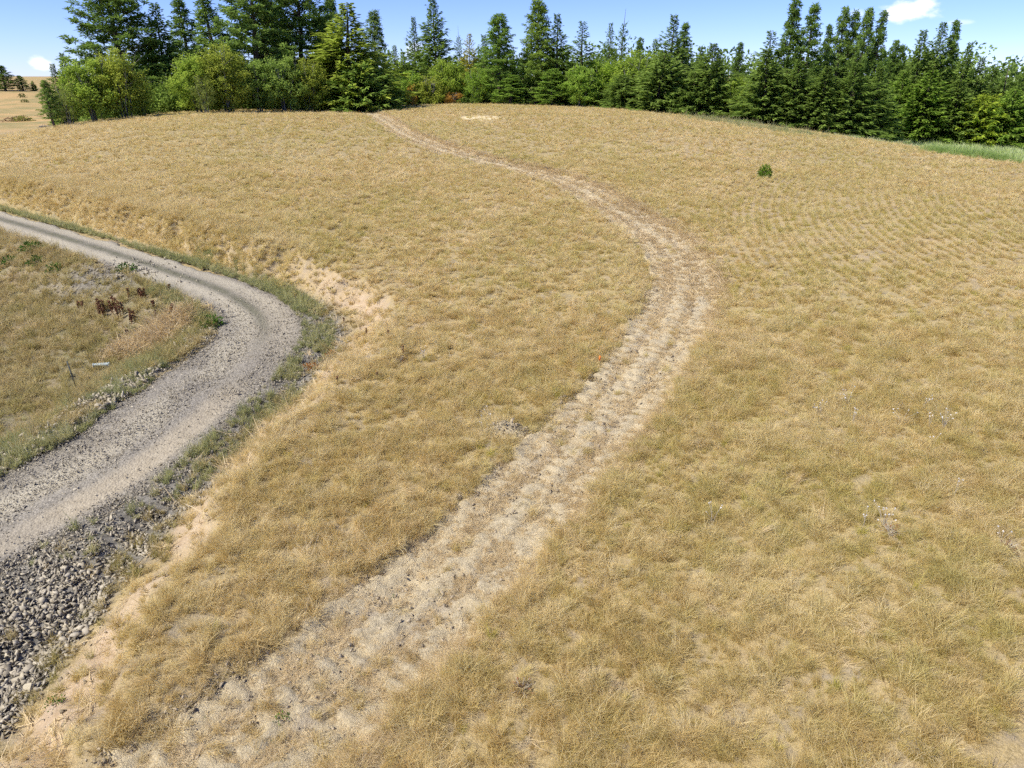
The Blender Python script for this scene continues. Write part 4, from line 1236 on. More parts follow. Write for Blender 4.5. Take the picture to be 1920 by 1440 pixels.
G_DK, G_MID, G_LT, G_OL = (0.84, 0.87, 0.82), (1.0, 1.0, 1.0), (1.45, 1.35, 0.95), (1.25, 1.05, 0.8)
G_BR, G_YG, G_GY, G_OR = (1.15, 1.2, 0.9), (1.2, 1.15, 0.85), (0.95, 0.82, 0.95), (1.9, 0.9, 0.9)
TL, TC, TR = 'trees on the left of the hilltop', 'trees along the hilltop behind the brow', 'trees of the right-hand wood'
TREES = [
    # far hill on the left
    (4, 262, 122, 42, 'pine_full', G_DK, 'dark round pine cut by the left edge on the far ridge', None),
    (40, 262, 141, 25, 'pine_full', G_DK, 'small round dark pine alone on the far left ridge', None),
    (63, 262, 151, 8, 'fir_young', G_DK, 'tiny lone conifer right of the round pine on the far ridge', None),
    # left group
    (92, 101, 148, 36, 'pine_open', G_MID, 'slim young pine at the left end of the hilltop trees', TL),
    (133, 128, 98, 46, 'fir_broad', G_DK, 'dark fir tip peeping over the leftmost leafy trees', TL),
    (112, 126, 118, 40, 'fir_narrow', G_DK, 'dark fir behind the greyish leafy tree at far left', TL),
    (122, 103, 150, 62, 'leafy_thin', G_GY, 'thin greyish leafy tree just right of the slim young pine', TL),
    (168, 104, 100, 84, 'leafy', G_YG, 'bright yellow-green leafy tree left of the big cropped pine', TL),
    (222, 105, 88, 92, 'leafy', G_OL, 'olive leafy tree in front of the big cropped pine', TL),
    (262, 107, 140, 50, 'leafy_thin', G_LT, 'small pale leafy tree at the right end of the leftmost thicket', TL),
    (222, 122, -52, 150, 'pine_big', G_DK, 'big spreading pine cut by the top edge above the leftmost thicket', TL),
    (308, 124, 4, 84, 'fir_broad', G_DK, 'dark fir next to the big spreading pine at left', TL),
    (355, 132, -6, 70, 'pine_open', G_DK, 'thin open pine with bare lower trunk between fir and pine grove', TL),
    (318, 118, 130, 76, 'leafy', G_DK, 'dark green bush-like tree in shade under the left firs', TL),
    (366, 107, 92, 76, 'leafy', G_YG, 'yellow-green leafy tree at the left end of the second thicket', TL),
    (382, 104, 135, 44, 'leafy_thin', G_GY, 'grey many-stemmed shrub tree at the front of second thicket', TL),
    (420, 106, 80, 86, 'leafy', G_OL, 'olive leafy tree in the middle of the second thicket', TL),
    (402, 122, -12, 92, 'pine_open', G_MID, 'open pine above the left end of the second thicket', TL),
    (472, 116, -70, 135, 'pine_big', G_MID, 'massive pine cut by the top edge over the second thicket', TL),
    (562, 120, -60, 128, 'pine_big', G_DK, 'massive dark pine cut by the top edge left of the pale fir', TL),
    (482, 107, 105, 66, 'leafy', G_MID, 'green leafy tree below the massive pine', TL),
    (530, 108, 96, 74, 'leafy', G_MID, 'mid green leafy tree with slender stems beside the massive dark pine', TL),
    (578, 109, 108, 66, 'leafy', G_OL, 'leafy tree squeezed between dark pine and tall pale fir', TL),
    (516, 126, -25, 90, 'pine_full', G_DK, 'dark pine wedged between the two massive pines', TL),
    (600, 127, 22, 70, 'pine_full', G_DK, 'dark pine between the massive dark pine and the pale fir', TL),
    (628, 130, -12, 66, 'pine_full', G_DK, 'dark pine top looming behind the tall pale fir', TL),
    (648, 114, 4, 150, 'fir_broad', (1.55, 1.35, 1.0), 'tall pale green fir, widest tree of the left group', TL),
    (676, 110, 118, 92, 'fir_young', (1.3, 1.3, 1.25), 'short blue-green fir in front of the tall pale fir', TL),
    (712, 111, 135, 60, 'fir_young', G_DK, 'short dark fir at the right end of the left group', TL),
    (704, 136, 18, 58, 'pine_full', (0.95, 0.92, 1.05), 'greyish pine standing alone in the sky right of the pale fir', TL),
    # centre
    (742, 142, 84, 34, 'fir_narrow', G_MID, 'slim fir tip left of the gap above the track', TC),
    (756, 140, 96, 40, 'fir_broad', G_LT, 'low light green fir left of the narrow spire', TC),
    (778, 136, 30, 40, 'fir_narrow', G_DK, 'narrow fir spire touching the tall central fir', TC),
    (818, 134, -8, 74, 'fir_broad', G_DK, 'tall dark central fir reaching the top edge', TC),
    (866, 138, 44, 22, 'fir_dead_top', G_DK, 'skinny dead-topped fir right of the tall central fir', TC),
    (880, 132, 62, 40, 'fir_open', (1.9, 1.25, 1.0), 'thinning brownish fir between dead top and rounded green pine', TC),
    (906, 138, 64, 38, 'fir_narrow', G_DK, 'small dark fir behind the rounded green pine', TC),
    (765, 127, 128, 50, 'leafy', G_BR, 'light green leafy tree at the back of the gap', TC),
    (806, 126, 134, 66, 'bush', G_OL, 'rounded olive bush at the foot of the central fir', TC),
    (772, 125, 152, 24, 'bush', G_OR, 'orange autumn bush left of the olive bush', TC),
    (852, 125, 170, 40, 'bush', (1.8, 0.75, 0.8), 'rust red low bush right of the olive bush', TC),
    (838, 128, 104, 60, 'leafy', G_YG, 'bright lime leafy tree in front of the central fir', TC),
    (893, 126, 124, 44, 'leafy', G_BR, 'bright green leafy tree left of the rounded pine', TC),
    (870, 124, 182, 22, 'fir_young', G_MID, 'tiny green fir seedling bush on the brow', TC),
    (937, 127, 24, 84, 'pine_full', (1.05, 1.1, .9), 'rounded full green pine with clustered tufts in the centre', TC),
    (958, 124, 140, 60, 'pine_full', G_BR, 'low bushy pine at the foot of the rounded pine', TC),
    (1006, 128, -2, 78, 'pine_full', (1.15, 1.1, .9), 'tall green pine touching the top edge right of centre', TC),
    (1046, 127, 24, 60, 'fir_narrow', G_DK, 'dark slim fir beside the tall centre pine', TC),
    (1034, 123, 128, 64, 'pine_full', G_BR, 'short bright pine in front of the dark slim fir', TC),
    (1087, 126, 38, 66, 'fir_open', G_DK, 'fir with long upswept branches and clear outline', TC),
    (1090, 122, 118, 64, 'leafy', G_BR, 'leafy tree under the upswept fir', TC),
    (1125, 126, 104, 72, 'leafy', (1.25, 1.25, .8), 'broad bright green leafy tree left of the dead-topped pair', TC),
    (1142, 142, 42, 40, 'fir_open', G_DK, 'slim open fir left in the dead-topped pair', TC),
    (1163, 140, 12, 34, 'fir_dead_top', G_DK, 'ragged fir with bare dead spire, right in the pair', TC),
    (1197, 142, 68, 34, 'pine_open', G_MID, 'small pine top behind the lime green thicket', TC),
    (1192, 123, 92, 84, 'leafy', G_YG, 'lime green leafy tree right of the dead-topped pair', TC),
    (1226, 136, 72, 36, 'fir_narrow', G_MID, 'small fir tip right of the lime green tree', TC),
    (1256, 124, 26, 66, 'fir_narrow', G_MID, 'tall fir left of the sky notch on the right', TC),
    (1276, 128, 40, 44, 'pine_open', G_DK, 'open pine hugging the tall fir by the sky notch', TC),
    (1238, 117, 100, 96, 'fir_young', G_MID, 'wide sprawling fir in front of the tall fir', TC),
    (1168, 118, 140, 56, 'fir_young', G_DK, 'low dark fir at the field edge under the lime tree', TC),
    (1296, 115, 135, 66, 'fir_young', G_DK, 'low dark fir at the field edge below the sky notch', TC),
    (1328, 116, 80, 84, 'fir_broad', G_MID, 'broad fir in the sky notch with triple tip', TC),
    (1310, 121, 86, 36, 'fir_narrow', G_DK, 'left tip behind the broad triple-tipped fir', TC),
    (1342, 122, 90, 36, 'fir_narrow', G_DK, 'right tip behind the broad triple-tipped fir', TC),
    (1380, 138, 78, 38, 'pine_open', G_DK, 'lone thin pine in the gap before the right-hand wood', TC),
    (1378, 116, 138, 62, 'leafy', G_YG, 'yellow-green leafy tree in the gap before the right-hand wood', TC),
    # right-hand wood
    (1432, 119, 56, 78, 'fir_open', G_MID, 'open fir at the left end of the right-hand wood', TR),
    (1440, 112, 90, 96, 'fir_broad', G_MID, 'dense low fir at the left front of the right-hand wood', TR),
    (1478, 119, -6, 62, 'pine_open', G_DK, 'tall open pine, left of the pair touching the top edge', TR),
    (1512, 119, 3, 58, 'pine_open', G_DK, 'tall open pine, right of the pair touching the top edge', TR),
    (1490, 112, 112, 92, 'fir_broad', G_MID, 'dense fir below the tall pair of open pines', TR),
    (1542, 124, 44, 44, 'pine_open', G_DK, 'shorter pine between the two tall pine clusters', TR),
    (1564, 121, 8, 52, 'pine_open', G_MID, 'leftmost pine of the four close together under the cloud', TR),
    (1586, 122, 16, 46, 'pine_open', G_DK, 'second pine of the four close together', TR),
    (1610, 120, 13, 54, 'pine_full', G_MID, 'third and fullest pine of the four close together', TR),
    (1632, 121, 18, 54, 'pine_open', G_DK, 'fourth pine of the four, nearest the cloud', TR),
    (1540, 112, 122, 92, 'fir_broad', G_MID, 'dense fir below the leftmost of the four pines', TR),
    (1592, 113, 116, 92, 'fir_broad', G_DK, 'dark dense fir at the brow below the four pines', TR),
    (1640, 116, 124, 84, 'fir_broad', G_MID, 'dense fir where the brow meets the meadow', TR),
    (1662, 128, 72, 44, 'pine_open', G_DK, 'left of two small pines right of the four', TR),
    (1681, 128, 82, 38, 'pine_open', G_DK, 'right of two small pines right of the four', TR),
    (1684, 122, 132, 74, 'fir_broad', G_BR, 'fir with lighter branches at the left end of the meadow', TR),
    (1720, 126, 54, 70, 'fir_broad', G_MID, 'fir left of the tall pair beneath the cloud', TR),
    (1744, 127, 40, 70, 'fir_broad', G_MID, 'tallest fir beneath the cloud', TR),
    (1771, 129, 36, 52, 'pine_open', G_DK, 'slim pine right beside the tallest fir beneath the cloud', TR),
    (1793, 128, 78, 60, 'fir_broad', G_MID, 'fir sloping down right of the slim pine', TR),
    (1738, 121, 130, 92, 'fir_broad', G_BR, 'wide fir with bright boughs at the meadow edge', TR),
    (1790, 122, 148, 88, 'fir_broad', G_MID, 'second wide fir along the meadow edge', TR),
    (1827, 130, 106, 60, 'fir_broad', G_MID, 'medium fir third from the right edge', TR),
    (1852, 131, 126, 56, 'fir_narrow', G_DK, 'medium fir second from the right edge', TR),
    (1880, 131, 120, 48, 'fir_dead_top', G_DK, 'thin dead-topped fir near the right edge', TR),
    (1916, 131, 110, 66, 'pine_open', G_DK, 'open pine cut by the right edge', TR),
    (1836, 122, 178, 78, 'fir_young', (1.7, 1.5, 0.85), 'yellow-green low fir at the meadow edge', TR),
    (1884, 123, 166, 78, 'fir_young', G_BR, 'short bright fir near the right edge of the meadow', TR),
    (1922, 124, 172, 66, 'fir_young', G_MID, 'short fir cut by the right edge at the meadow', TR),
]
for t in TREES: place(*t)

# shaded undergrowth between and behind the trunks: one mass nobody could count
n = 1500
a = np.radians(np.concatenate([rng.uniform(-29.5, -12, 720), rng.uniform(-10, 40, 1150)])); n = len(a)
R = np.interp(a, _g, _gR)
Rline = np.interp(np.degrees(a), [-30, -12, -8, 5, 12, 17, 24, 28, 40], [112, 116, 131, 130, 124, 121, 124, 142, 146])
rr = Rline + rng.uniform(0, 16, n)
x, y = rr * np.sin(a), rr * np.cos(a); z = H(x, y)
hgt = np.interp(np.degrees(a), [-30, -8, -7, 16, 20, 40], [2.4, 2.4, 2.6, 2.8, 3.6, 3.6])
C, A, Sd, Ln, Wd, Ti = [], [], [], [], [], []
for i in range(n):
    m = 55
    dirs = rand_dirs(rng, m); lr = rng.uniform(0.7, 1.5)
    C.append(np.array([x[i], y[i], z[i] + rng.uniform(0.2, hgt[i])]) + dirs * lr * rng.random((m, 1)) ** 0.5 * np.array([1, 1, 0.9]))
    ax = unit(dirs + rand_dirs(rng, m)); A.append(ax); Sd.append(unit(np.cross(ax, rand_dirs(rng, m))))
    Ln.append(rng.uniform(0.25, 0.5, m)); Wd.append(rng.uniform(0.16, 0.3, m)); Ti.append(np.clip(rng.normal(0.35, 0.2) + rng.normal(0, 0.12, m), 0, 1))
v, f = leaf_quads(np.vstack(C), np.vstack(A), np.vstack(Sd), np.concatenate(Ln), np.concatenate(Wd), 0.1)
v[:, 2] = np.maximum(v[:, 2], np.repeat(np.repeat(z, 55), 4) - 0.05)
link('undergrowth', np_mesh('undergrowth', v, f, {'tint': np.repeat(np.concatenate(Ti), 4)}), M_LEAF, kind='stuff', label='shaded green undergrowth filling the wood behind the brow', category='undergrowth')

# the wood further back, seen only through the gaps between the trees
n = 2600
a = np.radians(np.concatenate([rng.uniform(-27, 44, n)]))
rr = rng.uniform(158, 200, n)
x, y = rr * np.sin(a), rr * np.cos(a); z = H(x, y)
top = CAM_H + np.interp(np.degrees(a), [-27, -20, -9, -6, 4, 14, 17, 24, 30, 44], [1.5, 3.0, 3.0, 2.0, 4.0, 4.0, 2.0, 4.0, 3.0, -1.0]) + (vnoise(np.degrees(a), rr, 0.9, 77) - 0.6) * 6
C, A, Sd, Ln, Wd, Ti = [], [], [], [], [], []
for i in range(n):
    m = 26
    dirs = rand_dirs(rng, m); lr = rng.uniform(1.0, 2.0)
    zc = z[i] + (top[i] - z[i]) * rng.random() ** 0.7
    C.append(np.array([x[i], y[i], zc]) + dirs * lr * rng.random((m, 1)) ** 0.5)
    ax = unit(dirs + rand_dirs(rng, m)); A.append(ax); Sd.append(unit(np.cross(ax, rand_dirs(rng, m))))
    Ln.append(rng.uniform(0.6, 1.1, m)); Wd.append(rng.uniform(0.35, 0.6, m)); Ti.append(np.clip(rng.normal(0.3, 0.18) + rng.normal(0, 0.12, m), 0, 1))
v, f = leaf_quads(np.vstack(C), np.vstack(A), np.vstack(Sd), np.concatenate(Ln), np.concatenate(Wd), 0.1)
link('far_wood', np_mesh('far_wood', v, f, {'tint': np.repeat(np.concatenate(Ti), 4)}), M_FIR, kind='stuff', label='dense wood further back seen through gaps between the hilltop trees', category='wood')

# ------------------------------------------------------------------ small things on the ground
M_STEEL = plain('dark_steel', (0.045, 0.05, 0.045), 0.7, 0.4, 0.3, 40)
M_PIPE = plain('galvanised_pipe', (0.42, 0.49, 0.48), 0.6, 0.5, 0.2, 12)
M_ORANGE = plain('orange_paint', (0.80, 0.21, 0.04), 0.7, 0.3, 0.15, 30)
M_WOOD = plain('stake_wood', (0.45, 0.33, 0.19), 0.9, 0.1, 0.25, 60)
M_DOCK = plain('dead_seed_stalk', (0.19, 0.09, 0.05), 0.95, 0.1, 0.5, 60)
M_STALK = plain('dry_stalk', (0.25, 0.16, 0.09), 0.95, 0.1, 0.3, 60)
M_WHITE = plain('white_flower_heads', (0.62, 0.60, 0.57), 0.9, 0.1, 0.08, 60)
M_TWIG = plain('bleached_twig', (0.42, 0.37, 0.30), 0.95, 0.1, 0.3, 60)
M_PALESTONE = plain('pale_sandstone', (0.55, 0.48, 0.33), 0.9, 0.2, 0.15, 25)
M_LEAFGREEN = foliage_material('weed_leaves', (0.045, 0.10, 0.018), (0.16, 0.27, 0.05), 0.35)
M_YELLOW = plain('yellow_blossom', (0.72, 0.52, 0.05), 0.9, 0.1, 0.15, 60)
M_RUST = foliage_material('rust_leaves', (0.16, 0.055, 0.02), (0.42, 0.17, 0.05), 0.3)


def thing(name, label, cat, loc, group=None, rz=0.0):
    o = link(name, None, None, label=label, category=cat)
    o.location = loc; o.rotation_euler = (0, 0, rz)
    if group: o['group'] = group
    return o


def box(b, c, s, rz=0.0):
    v = np.array([(x, y, z) for z in (-.5, .5) for y in (-.5, .5) for x in (-.5, .5)]) * np.array(s)
    if rz: v = v @ np.array([[math.cos(rz), math.sin(rz), 0], [-math.sin(rz), math.cos(rz), 0], [0, 0, 1]])
    b.add(v + np.array(c), [(0, 2, 3, 1), (4, 5, 7, 6), (0, 1, 5, 4), (2, 6, 7, 3), (0, 4, 6, 2), (1, 3, 7, 5)])


# steel fence post
g = on_ground(142, 725)
o = thing('fence_post', 'dark steel post standing alone in the hollow left of the road', 'post', g)
h = 0.044 * math.hypot(g.x, g.y) * 0.8
b = Build(); box(b, (0, 0, h / 2 - .1), (0.045, 0.008, h + .2)); box(b, (0, 0.018, h / 2 - .1), (0.008, 0.030, h + .2))
link('post', b.mesh('post'), M_STEEL, o).rotation_euler = (0.02, -0.06, 0)

# ribbed culvert pipe lying in the grass
g = on_ground(192, 690)
o = thing('culvert_pipe', 'pale ribbed pipe lying in the grass near the steel post', 'pipe', g + Vector((0, 0, 0.12)), None, 0.25)
n, sd = 33, 18
xs_ = np.linspace(-0.25, 0.25, n); rad = 0.065 + 0.007 * np.sin(np.arange(n) * math.pi / 2 * 1.0)
ang = np.linspace(0, 2 * math.pi, sd, endpoint=False)


def ring_tube(rads, rev=False):
    v = np.stack([np.repeat(xs_, sd), (rads[:, None] * np.cos(ang)).ravel(), (rads[:, None] * np.sin(ang)).ravel()], 1)
    i = np.arange(n * sd).reshape(n, sd); j = np.roll(i, -1, 1)
    f = np.stack([i[:-1], j[:-1], j[1:], i[1:]], -1).reshape(-1, 4)
    return v, f[:, ::-1] if rev else f


b = Build(); b.add(*ring_tube(rad)); link('barrel', b.mesh('barrel', True), M_PIPE, o)
b = Build(); b.add(*ring_tube(rad - 0.012, True)); link('inside', b.mesh('inside', True), M_STEEL, o)
for e in (-0.25, 0.25):
    b = Build(); v = []
    for rr_ in (rad[0] - 0.014, rad[0] + 0.012):
        for xx in (e - 0.012, e + 0.012): v += [(xx, rr_ * math.cos(q), rr_ * math.sin(q)) for q in ang]
    i = np.arange(sd); j = np.roll(i, -1); f = []
    for p_, q_ in ((0, sd), (sd, 3 * sd), (3 * sd, 2 * sd), (2 * sd, 0)): f.append(np.stack([i + p_, j + p_, j + q_, i + q_], -1))
    b.add(v, np.vstack(f)); link('rim', b.mesh('rim', True), M_PIPE, o)

# survey stake
g = on_ground(1124, 684)
o = thing('survey_stake', 'small orange-topped survey stake at the left edge of the track', 'stake', g)
b = Build(); box(b, (0, 0, 0.06), (0.035, 0.02, 0.28)); link('stake', b.mesh('stake'), M_WOOD, o)
b = Build(); box(b, (0, 0, 0.215), (0.055, 0.03, 0.15)); link('orange_top', b.mesh('orange_top'), M_ORANGE, o)

# pale squared stone by the riprap
g = on_ground(56, 1296)
bm = bmesh.new(); bmesh.ops.create_cube(bm, size=1)
bmesh.ops.scale(bm, vec=(0.13, 0.16, 0.12), verts=bm.verts)
for q in bm.verts: q.co += Vector((random.gauss(0, .008), random.gauss(0, .008), random.gauss(0, .008)))
bmesh.ops.bevel(bm, geom=bm.edges[:] + bm.verts[:], offset=0.018, segments=2, affect='EDGES')
me = bpy.data.meshes.new('block'); bm.to_mesh(me); bm.free()
o = link('stone_block', me, M_PALESTONE, label='pale cream squared stone lying on the grey ditch stones', category='stone')
o.location = g + Vector((0, 0, 0.06)); o.rotation_euler = (0.25, 0.1, 0.3)
g = on_ground(552, 758 + 20)
o = link('pale_stone', rock_me[3], None, label='small white stone among the weeds below the bend', category='stone')
o.location = g + Vector((0, 0, 0.04)); o.scale = (.16, .16, .16); o.data = rock_me[3].copy(); o.data.materials[0] = M_WHITE


# dead dock and mullein stalks
def stalk(px, py, hpx, label, group, spread=1, head=0.62):
    g = on_ground(px, py)
    h = hpx * (g - cam.location).length / 1333.0 * 0.9
    o = thing('dead_stalk', label, 'stalk', g, group)
    r = random
    top = np.array([r.gauss(0, .06) * h, r.gauss(0, .06) * h, h])
    b = Build(); b.tube([(0, 0, -.05), tuple(top * 0.5 + np.array([r.gauss(0, .02), 0, 0])), tuple(top)], [0.018, 0.014, 0.008], 5)
    link('stem', b.mesh('stem'), M_STALK if head < .6 else M_DOCK, o)
    b = Build(); m = 44
    q = np.array([r.uniform(1 - head, 1.02) for _ in range(m)])
    c = top[None] * q[:, None]
    rad = (0.02 if head > .55 else 0.022) * (1.15 - q) ** 0.4 * (0.6 + h * .5)
    dr = rand_dirs(rng, m) * np.array([1, 1, .5]) + np.array([0, 0, .5])
    v, f = leaf_quads(c + rand_dirs(rng, m) * rad[:, None] * .6, unit(dr), unit(np.cross(dr, rand_dirs(rng, m))), 0.085 if head > .55 else 0.05, 0.05 if head > .55 else .03)
    b.add(v, f); link('seed_head', b.mesh('seed_head'), M_DOCK, o)
    return o


dock = 'dark brown dead dock stalk in the thicket of stalks inside the bend'
for px, py, hp in [(186, 588, 26), (192, 590, 24), (198, 586, 22), (209, 586, 22), (217, 582, 24), (221, 592, 34), (227, 594, 30), (231, 590, 22), (195, 596, 18), (224, 600, 26), (189, 596, 18), (213, 590, 20)]:
    stalk(px, py, hp, dock, 'dead stalks in the thicket inside the bend')
for px, py, hp, lb in [(150, 580, 14, 'left one of two short dark stalks left of the dock thicket'), (157, 581, 16, 'right one of two short dark stalks left of the dock thicket'),
                       (242, 562, 20, 'lone dark stalk above the dock thicket'), (249, 604, 26, 'front dark stalk right of the dock thicket, taller'), (254, 602, 20, 'front dark stalk right of the dock thicket, thinner'),
                       (247, 608, 18, 'short stub stalk in front of the dock thicket'), (263, 560, 18, 'left one of three dark stalks near the road shoulder'), (267, 561, 20, 'middle one of three dark stalks near the road shoulder'),
                       (271, 560, 20, 'right one of three dark stalks near the road shoulder'), (318, 546, 12, 'thin stalk by the inner edge of the upper road'), (326, 594, 24, 'reddish brown stalk beside the stony spill'),
                       (289, 578, 14, 'single short stalk between the thicket and stony spill'), (294, 600, 16, 'slender stalk on the straw slope inside the bend'), (238, 630, 12, 'slender low stalk on the straw slope')]:
    stalk(px, py, hp, lb, 'scattered dead stalks inside the bend', head=0.8)
for px, py, hp, lb in [(687, 634, 20, 'tall dead mullein stalk at the top of the bank by the bend'), (729, 632, 14, 'short mullein stalk right of the tall one'),
                       (708, 710, 14, 'mullein stalk in the pale field grass above the ditch'), (633, 720, 16, 'mullein stalk at the ditch edge below the bend'), (645, 606, 12, 'small stalk on the bare bank at the bend'),
                       (755, 668, 22, 'thin grey stalk in the field right of the bend')]:
    stalk(px, py, hp, lb, 'dead mullein stalks above the bank', head=0.5)


# weeds with white seed heads in the field
def white_weed(px, py, rad_px, nheads, label):
    g = on_ground(px, py)
    s = (g - cam.location).length / 1333.0
    o = thing('white_weed', label, 'weed', g, 'white-headed weeds in the dry grass')
    b = Build(); heads = []
    for _ in range(nheads):
        a = random.uniform(0, 6.28); q = random.random() ** .6 * rad_px * s
        tip = np.array([math.cos(a) * q, math.sin(a) * q, random.uniform(0.22, 0.5)])
        b.tube([(0, 0, -.03), tuple(tip * np.array([.4, .4, .6])), tuple(tip)], [.004, .003, .002], 4)
        m = 10
        dr = rand_dirs(rng, m)
        v, f = leaf_quads(np.repeat(tip[None], m, 0), dr, unit(np.cross(dr, rand_dirs(rng, m))), 0.021, 0.018)
        q_ = Build(); q_.add(v, f); heads.append(q_.mesh('flower_head'))
    link('stems', b.mesh('stems'), M_TWIG, o)
    for q_ in heads: link('flower_head', q_, M_WHITE, o)
    return o


for a in [(1588, 762, 22, 11, 'largest cluster of white seed heads in the right field'), (1536, 782, 14, 8, 'white seed heads above a dark tuft, leftmost in the right field'),
          (1598, 796, 6, 5, 'tight white pair just below the largest white cluster'), (1728, 768, 16, 5, 'sparse white heads at the upper right of the field'),
          (1768, 804, 14, 9, 'white heads over a brown tuft at the right'), (1741, 806, 5, 3, 'single bright white head left of the brown tuft'),
          (1690, 796, 24, 5, 'few scattered white heads between the two big clusters'), (1748, 838, 10, 3, 'white specks by a dark tuft low in the right field'),
          (1655, 990, 26, 11, 'white heads around the dead branchy weed in the near right field'), (1619, 988, 6, 4, 'bright white heads left of the dead branchy weed'),
          (1788, 932, 8, 3, 'small white heads halfway to the right edge'), (1875, 1020, 12, 4, 'white heads near the right edge of the photo'),
          (1335, 985, 16, 5, 'faint white heads in the near field right of the track'),
          (918, 790, 16, 4, 'white heads behind the dirt heap'), (905, 812, 10, 3, 'white heads left of the dirt heap'), (795, 675, 14, 8, 'white heads in the field left of the track')]:
    white_weed(*a)


# bare branchy weeds
def twiggy(px, py, size, label):
    g = on_ground(px, py)
    o = thing('dead_weed', label, 'weed', g)
    b = Build()
    for _ in range(34):
        a = random.uniform(0, 6.28); e = random.uniform(0.3, 1.3); L = size * random.uniform(.5, 1)
        t = np.array([math.cos(a) * math.cos(e), math.sin(a) * math.cos(e), math.sin(e)]) * L
        b.tube([(0, 0, -.02), tuple(t * .5 + np.array([0, 0, .03])), tuple(t)], [.004, .003, .002], 4)
    link('branches', b.mesh('branches'), M_TWIG, o)
    b = Build(); m = 60; dr = rand_dirs(rng, m); dr[:, 2] = abs(dr[:, 2])
    v, f = leaf_quads(dr * size * rng.uniform(.2, .7, (m, 1)), dr, unit(np.cross(dr, rand_dirs(rng, m))), 0.05, 0.03)
    b.add(v, f); link('dry_leaves', b.mesh('dry_leaves'), M_DOCK, o)


twiggy(1668, 1004, 0.34, 'dead branchy weed surrounded by white heads in the near right field')
twiggy(1890, 1032, 0.26, 'dark brown dead weed near the right edge')
twiggy(750, 680, 0.30, 'dark twiggy weed in the field left of the track')
twiggy(978, 1296, 0.30, 'bleached bare twigs in the near grass right of the track')


# low green plants
def leaf_clump(name, px, py, size, n, mat, tint, label, cat, hgt=0.8, yellow=0, group=None):
    g = on_ground(px, py)
    o = thing(name, label, cat, g, group)
    m = n; dr = rand_dirs(rng, m); dr[:, 2] = np.abs(dr[:, 2]) * hgt
    pos = dr * size * rng.random((m, 1)) ** .5
    ax = unit(dr + rand_dirs(rng, m) * .6)
    v, f = leaf_quads(pos, ax, unit(np.cross(ax, rand_dirs(rng, m))), size * .32, size * .17)
    me = np_mesh('leaves', v, f, {'tint': np.repeat(np.clip(rng.normal(.5, .25, m), 0, 1), 4)})
    c = link('leaves', me, mat, o); c.color = (*tint, 1)
    b = Build()
    for _ in range(6):
        a = random.uniform(0, 6.28); b.tube([(0, 0, -.05), (math.cos(a) * size * .3, math.sin(a) * size * .3, size * .5 * hgt)], [size * .03, size * .012], 4)
    link('stems', b.mesh('stems'), M_STALK, o)
    if yellow:
        b = Build(); dr = rand_dirs(rng, yellow); dr[:, 2] = np.abs(dr[:, 2])
        v, f = leaf_quads(dr * size * .85, unit(dr), unit(np.cross(dr, rand_dirs(rng, yellow))), size * .18, size * .15); b.add(v, f)
        link('blossoms', b.mesh('blossoms'), M_YELLOW, o)
    return o


g = on_ground(1433, 333)
leaf_clump('green_bush', 1433, 333, 0.42, 520, M_LEAFGREEN, (1.5, 1.35, .9), 'lone green bush in the open field right of the track', 'bush', 1.9)
leaf_clump('green_weed', 526, 1352, 0.13, 60, M_LEAFGREEN, (1, 1.15, .7), 'leafy green weed with yellow flecks low on the track', 'weed', .8, 6)
leaf_clump('green_weed', 676, 1264, 0.08, 40, M_LEAFGREEN, (1, 1.1, .8), 'small green weed with yellow flecks on right side of the track', 'weed', .7, 4)
leaf_clump('green_weed', 594, 1228, 0.07, 36, M_LEAFGREEN, (.9, 1.0, .8), 'tiny green weed near the left edge of the track', 'weed', .6)
leaf_clump('green_weed', 600, 1288, 0.07, 30, M_LEAFGREEN, (1.4, 1.2, .6), 'yellow-flowered weed in the middle of the track', 'weed', .8, 8)
leaf_clump('green_weed', 515, 1394, 0.07, 34, M_LEAFGREEN, (.9, 1.0, .8), 'tiny green weed at the bottom of the track', 'weed', .5)
leaf_clump('green_weed', 382, 1352, 0.08, 36, M_LEAFGREEN, (.8, .9, 1.1), 'blue-green weed in the tufts left of the track bottom', 'weed', .7)
leaf_clump('green_weed', 104, 1320, 0.14, 60, M_LEAFGREEN, (.9, 1.0, .9), 'green weed on the dirt bank by the pale stone', 'weed', .9)
leaf_clump('green_weed', 738, 1118, 0.07, 34, M_LEAFGREEN, (.8, .95, .8), 'small dark green weed upper on the track', 'weed', .5)
for px, py, sz, lb in [(60, 470, .5, 'upper green weed clump in the hollow at left'), (72, 495, .45, 'tall green weed clump in the hollow at left'), (105, 508, .4, 'green weed clump left of the stony spill'),
                       (237, 508, .42, 'dark green weed above the stony spill'), (400, 610, .42, 'green weed on the tip of the inner bank'), (18, 494, .4, 'low green weed near the left edge')]:
    leaf_clump('green_weed', px, py, sz, 120, M_LEAFGREEN, (.75, .85, .75), lb, 'weed', .8)
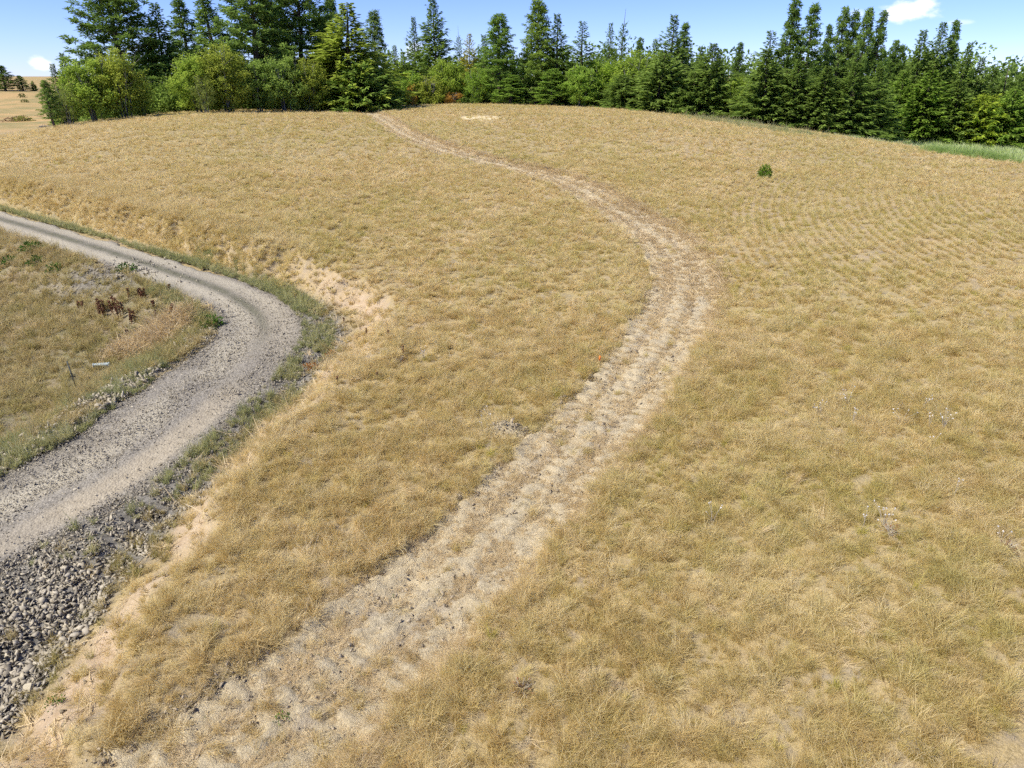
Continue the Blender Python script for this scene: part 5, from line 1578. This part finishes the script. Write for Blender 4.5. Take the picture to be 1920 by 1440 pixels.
for px, py, sz, lb in [(622, 668, .22, 'rust orange weed at the ditch edge, upper'), (583, 692, .24, 'rust orange weed at the ditch edge, lower'), (327, 588, .3, 'reddish dry weed by the stony spill')]:
    leaf_clump('rust_weed', px, py, sz, 90, M_RUST, (1.2, 1.1, .8), lb, 'weed', .9)

leaf_clump('hill_shrub', 42, 182, 1.0, 120, M_LEAFGREEN, (.7, .6, .6), 'upper dark shrub on the bare far-left slope', 'shrub', .8)
leaf_clump('hill_shrub', 47, 192, 0.9, 120, M_LEAFGREEN, (.8, .6, .6), 'lower dark shrub on the bare far-left slope', 'shrub', .8)

# brush heap and fallen branches at the left end of the hill
g = on_ground(32, 228)
o = thing('brush_pile', 'brown brush pile in the dip at far left', 'brush pile', g)
b = Build()
for _ in range(60):
    c = np.array([random.gauss(0, 1.3), random.gauss(0, .8), abs(random.gauss(0.3, .35))]); d = rand_dirs(rng, 1)[0] * np.array([1, 1, .35]) * random.uniform(.4, 1.1)
    b.tube([c - d, c, c + d], [.05, .045, .02], 4)
link('branches', b.mesh('branches'), M_STALK, o)
m = 260; dr = rand_dirs(rng, m); dr[:, 2] = abs(dr[:, 2])
v, f = leaf_quads(dr * np.array([2.2, 1.2, .9]) * rng.random((m, 1)) ** .5 + np.array([1.0, 0, 0]), dr, unit(np.cross(dr, rand_dirs(rng, m))), .35, .2)
link('dry_leaves', np_mesh('dry_leaves', v, f, {'tint': np.repeat(rng.random(m), 4)}), M_LEAF, o).color = (.9, .7, .8, 1)
g = on_ground(95, 239)
o = thing('fallen_log', 'grey fallen log lying at the foot of the slim young pine', 'log', g + Vector((0, 0, .12)), None, .2)
b = Build(); b.tube([(-1.6, 0, .02), (-.5, .05, .05), (.6, 0, .04), (1.6, .08, 0)], [.14, .13, .11, .07], 8); link('trunk', b.mesh('trunk', True), M_GREYBARK, o)
b = Build()
for k in range(7):
    x0 = -1.2 + k * .4; b.tube([(x0, 0, .05), (x0 + .25, random.gauss(0, .3), .3 + random.random() * .3)], [.035, .012], 4)
link('broken_branches', b.mesh('broken_branches'), M_GREYBARK, o)
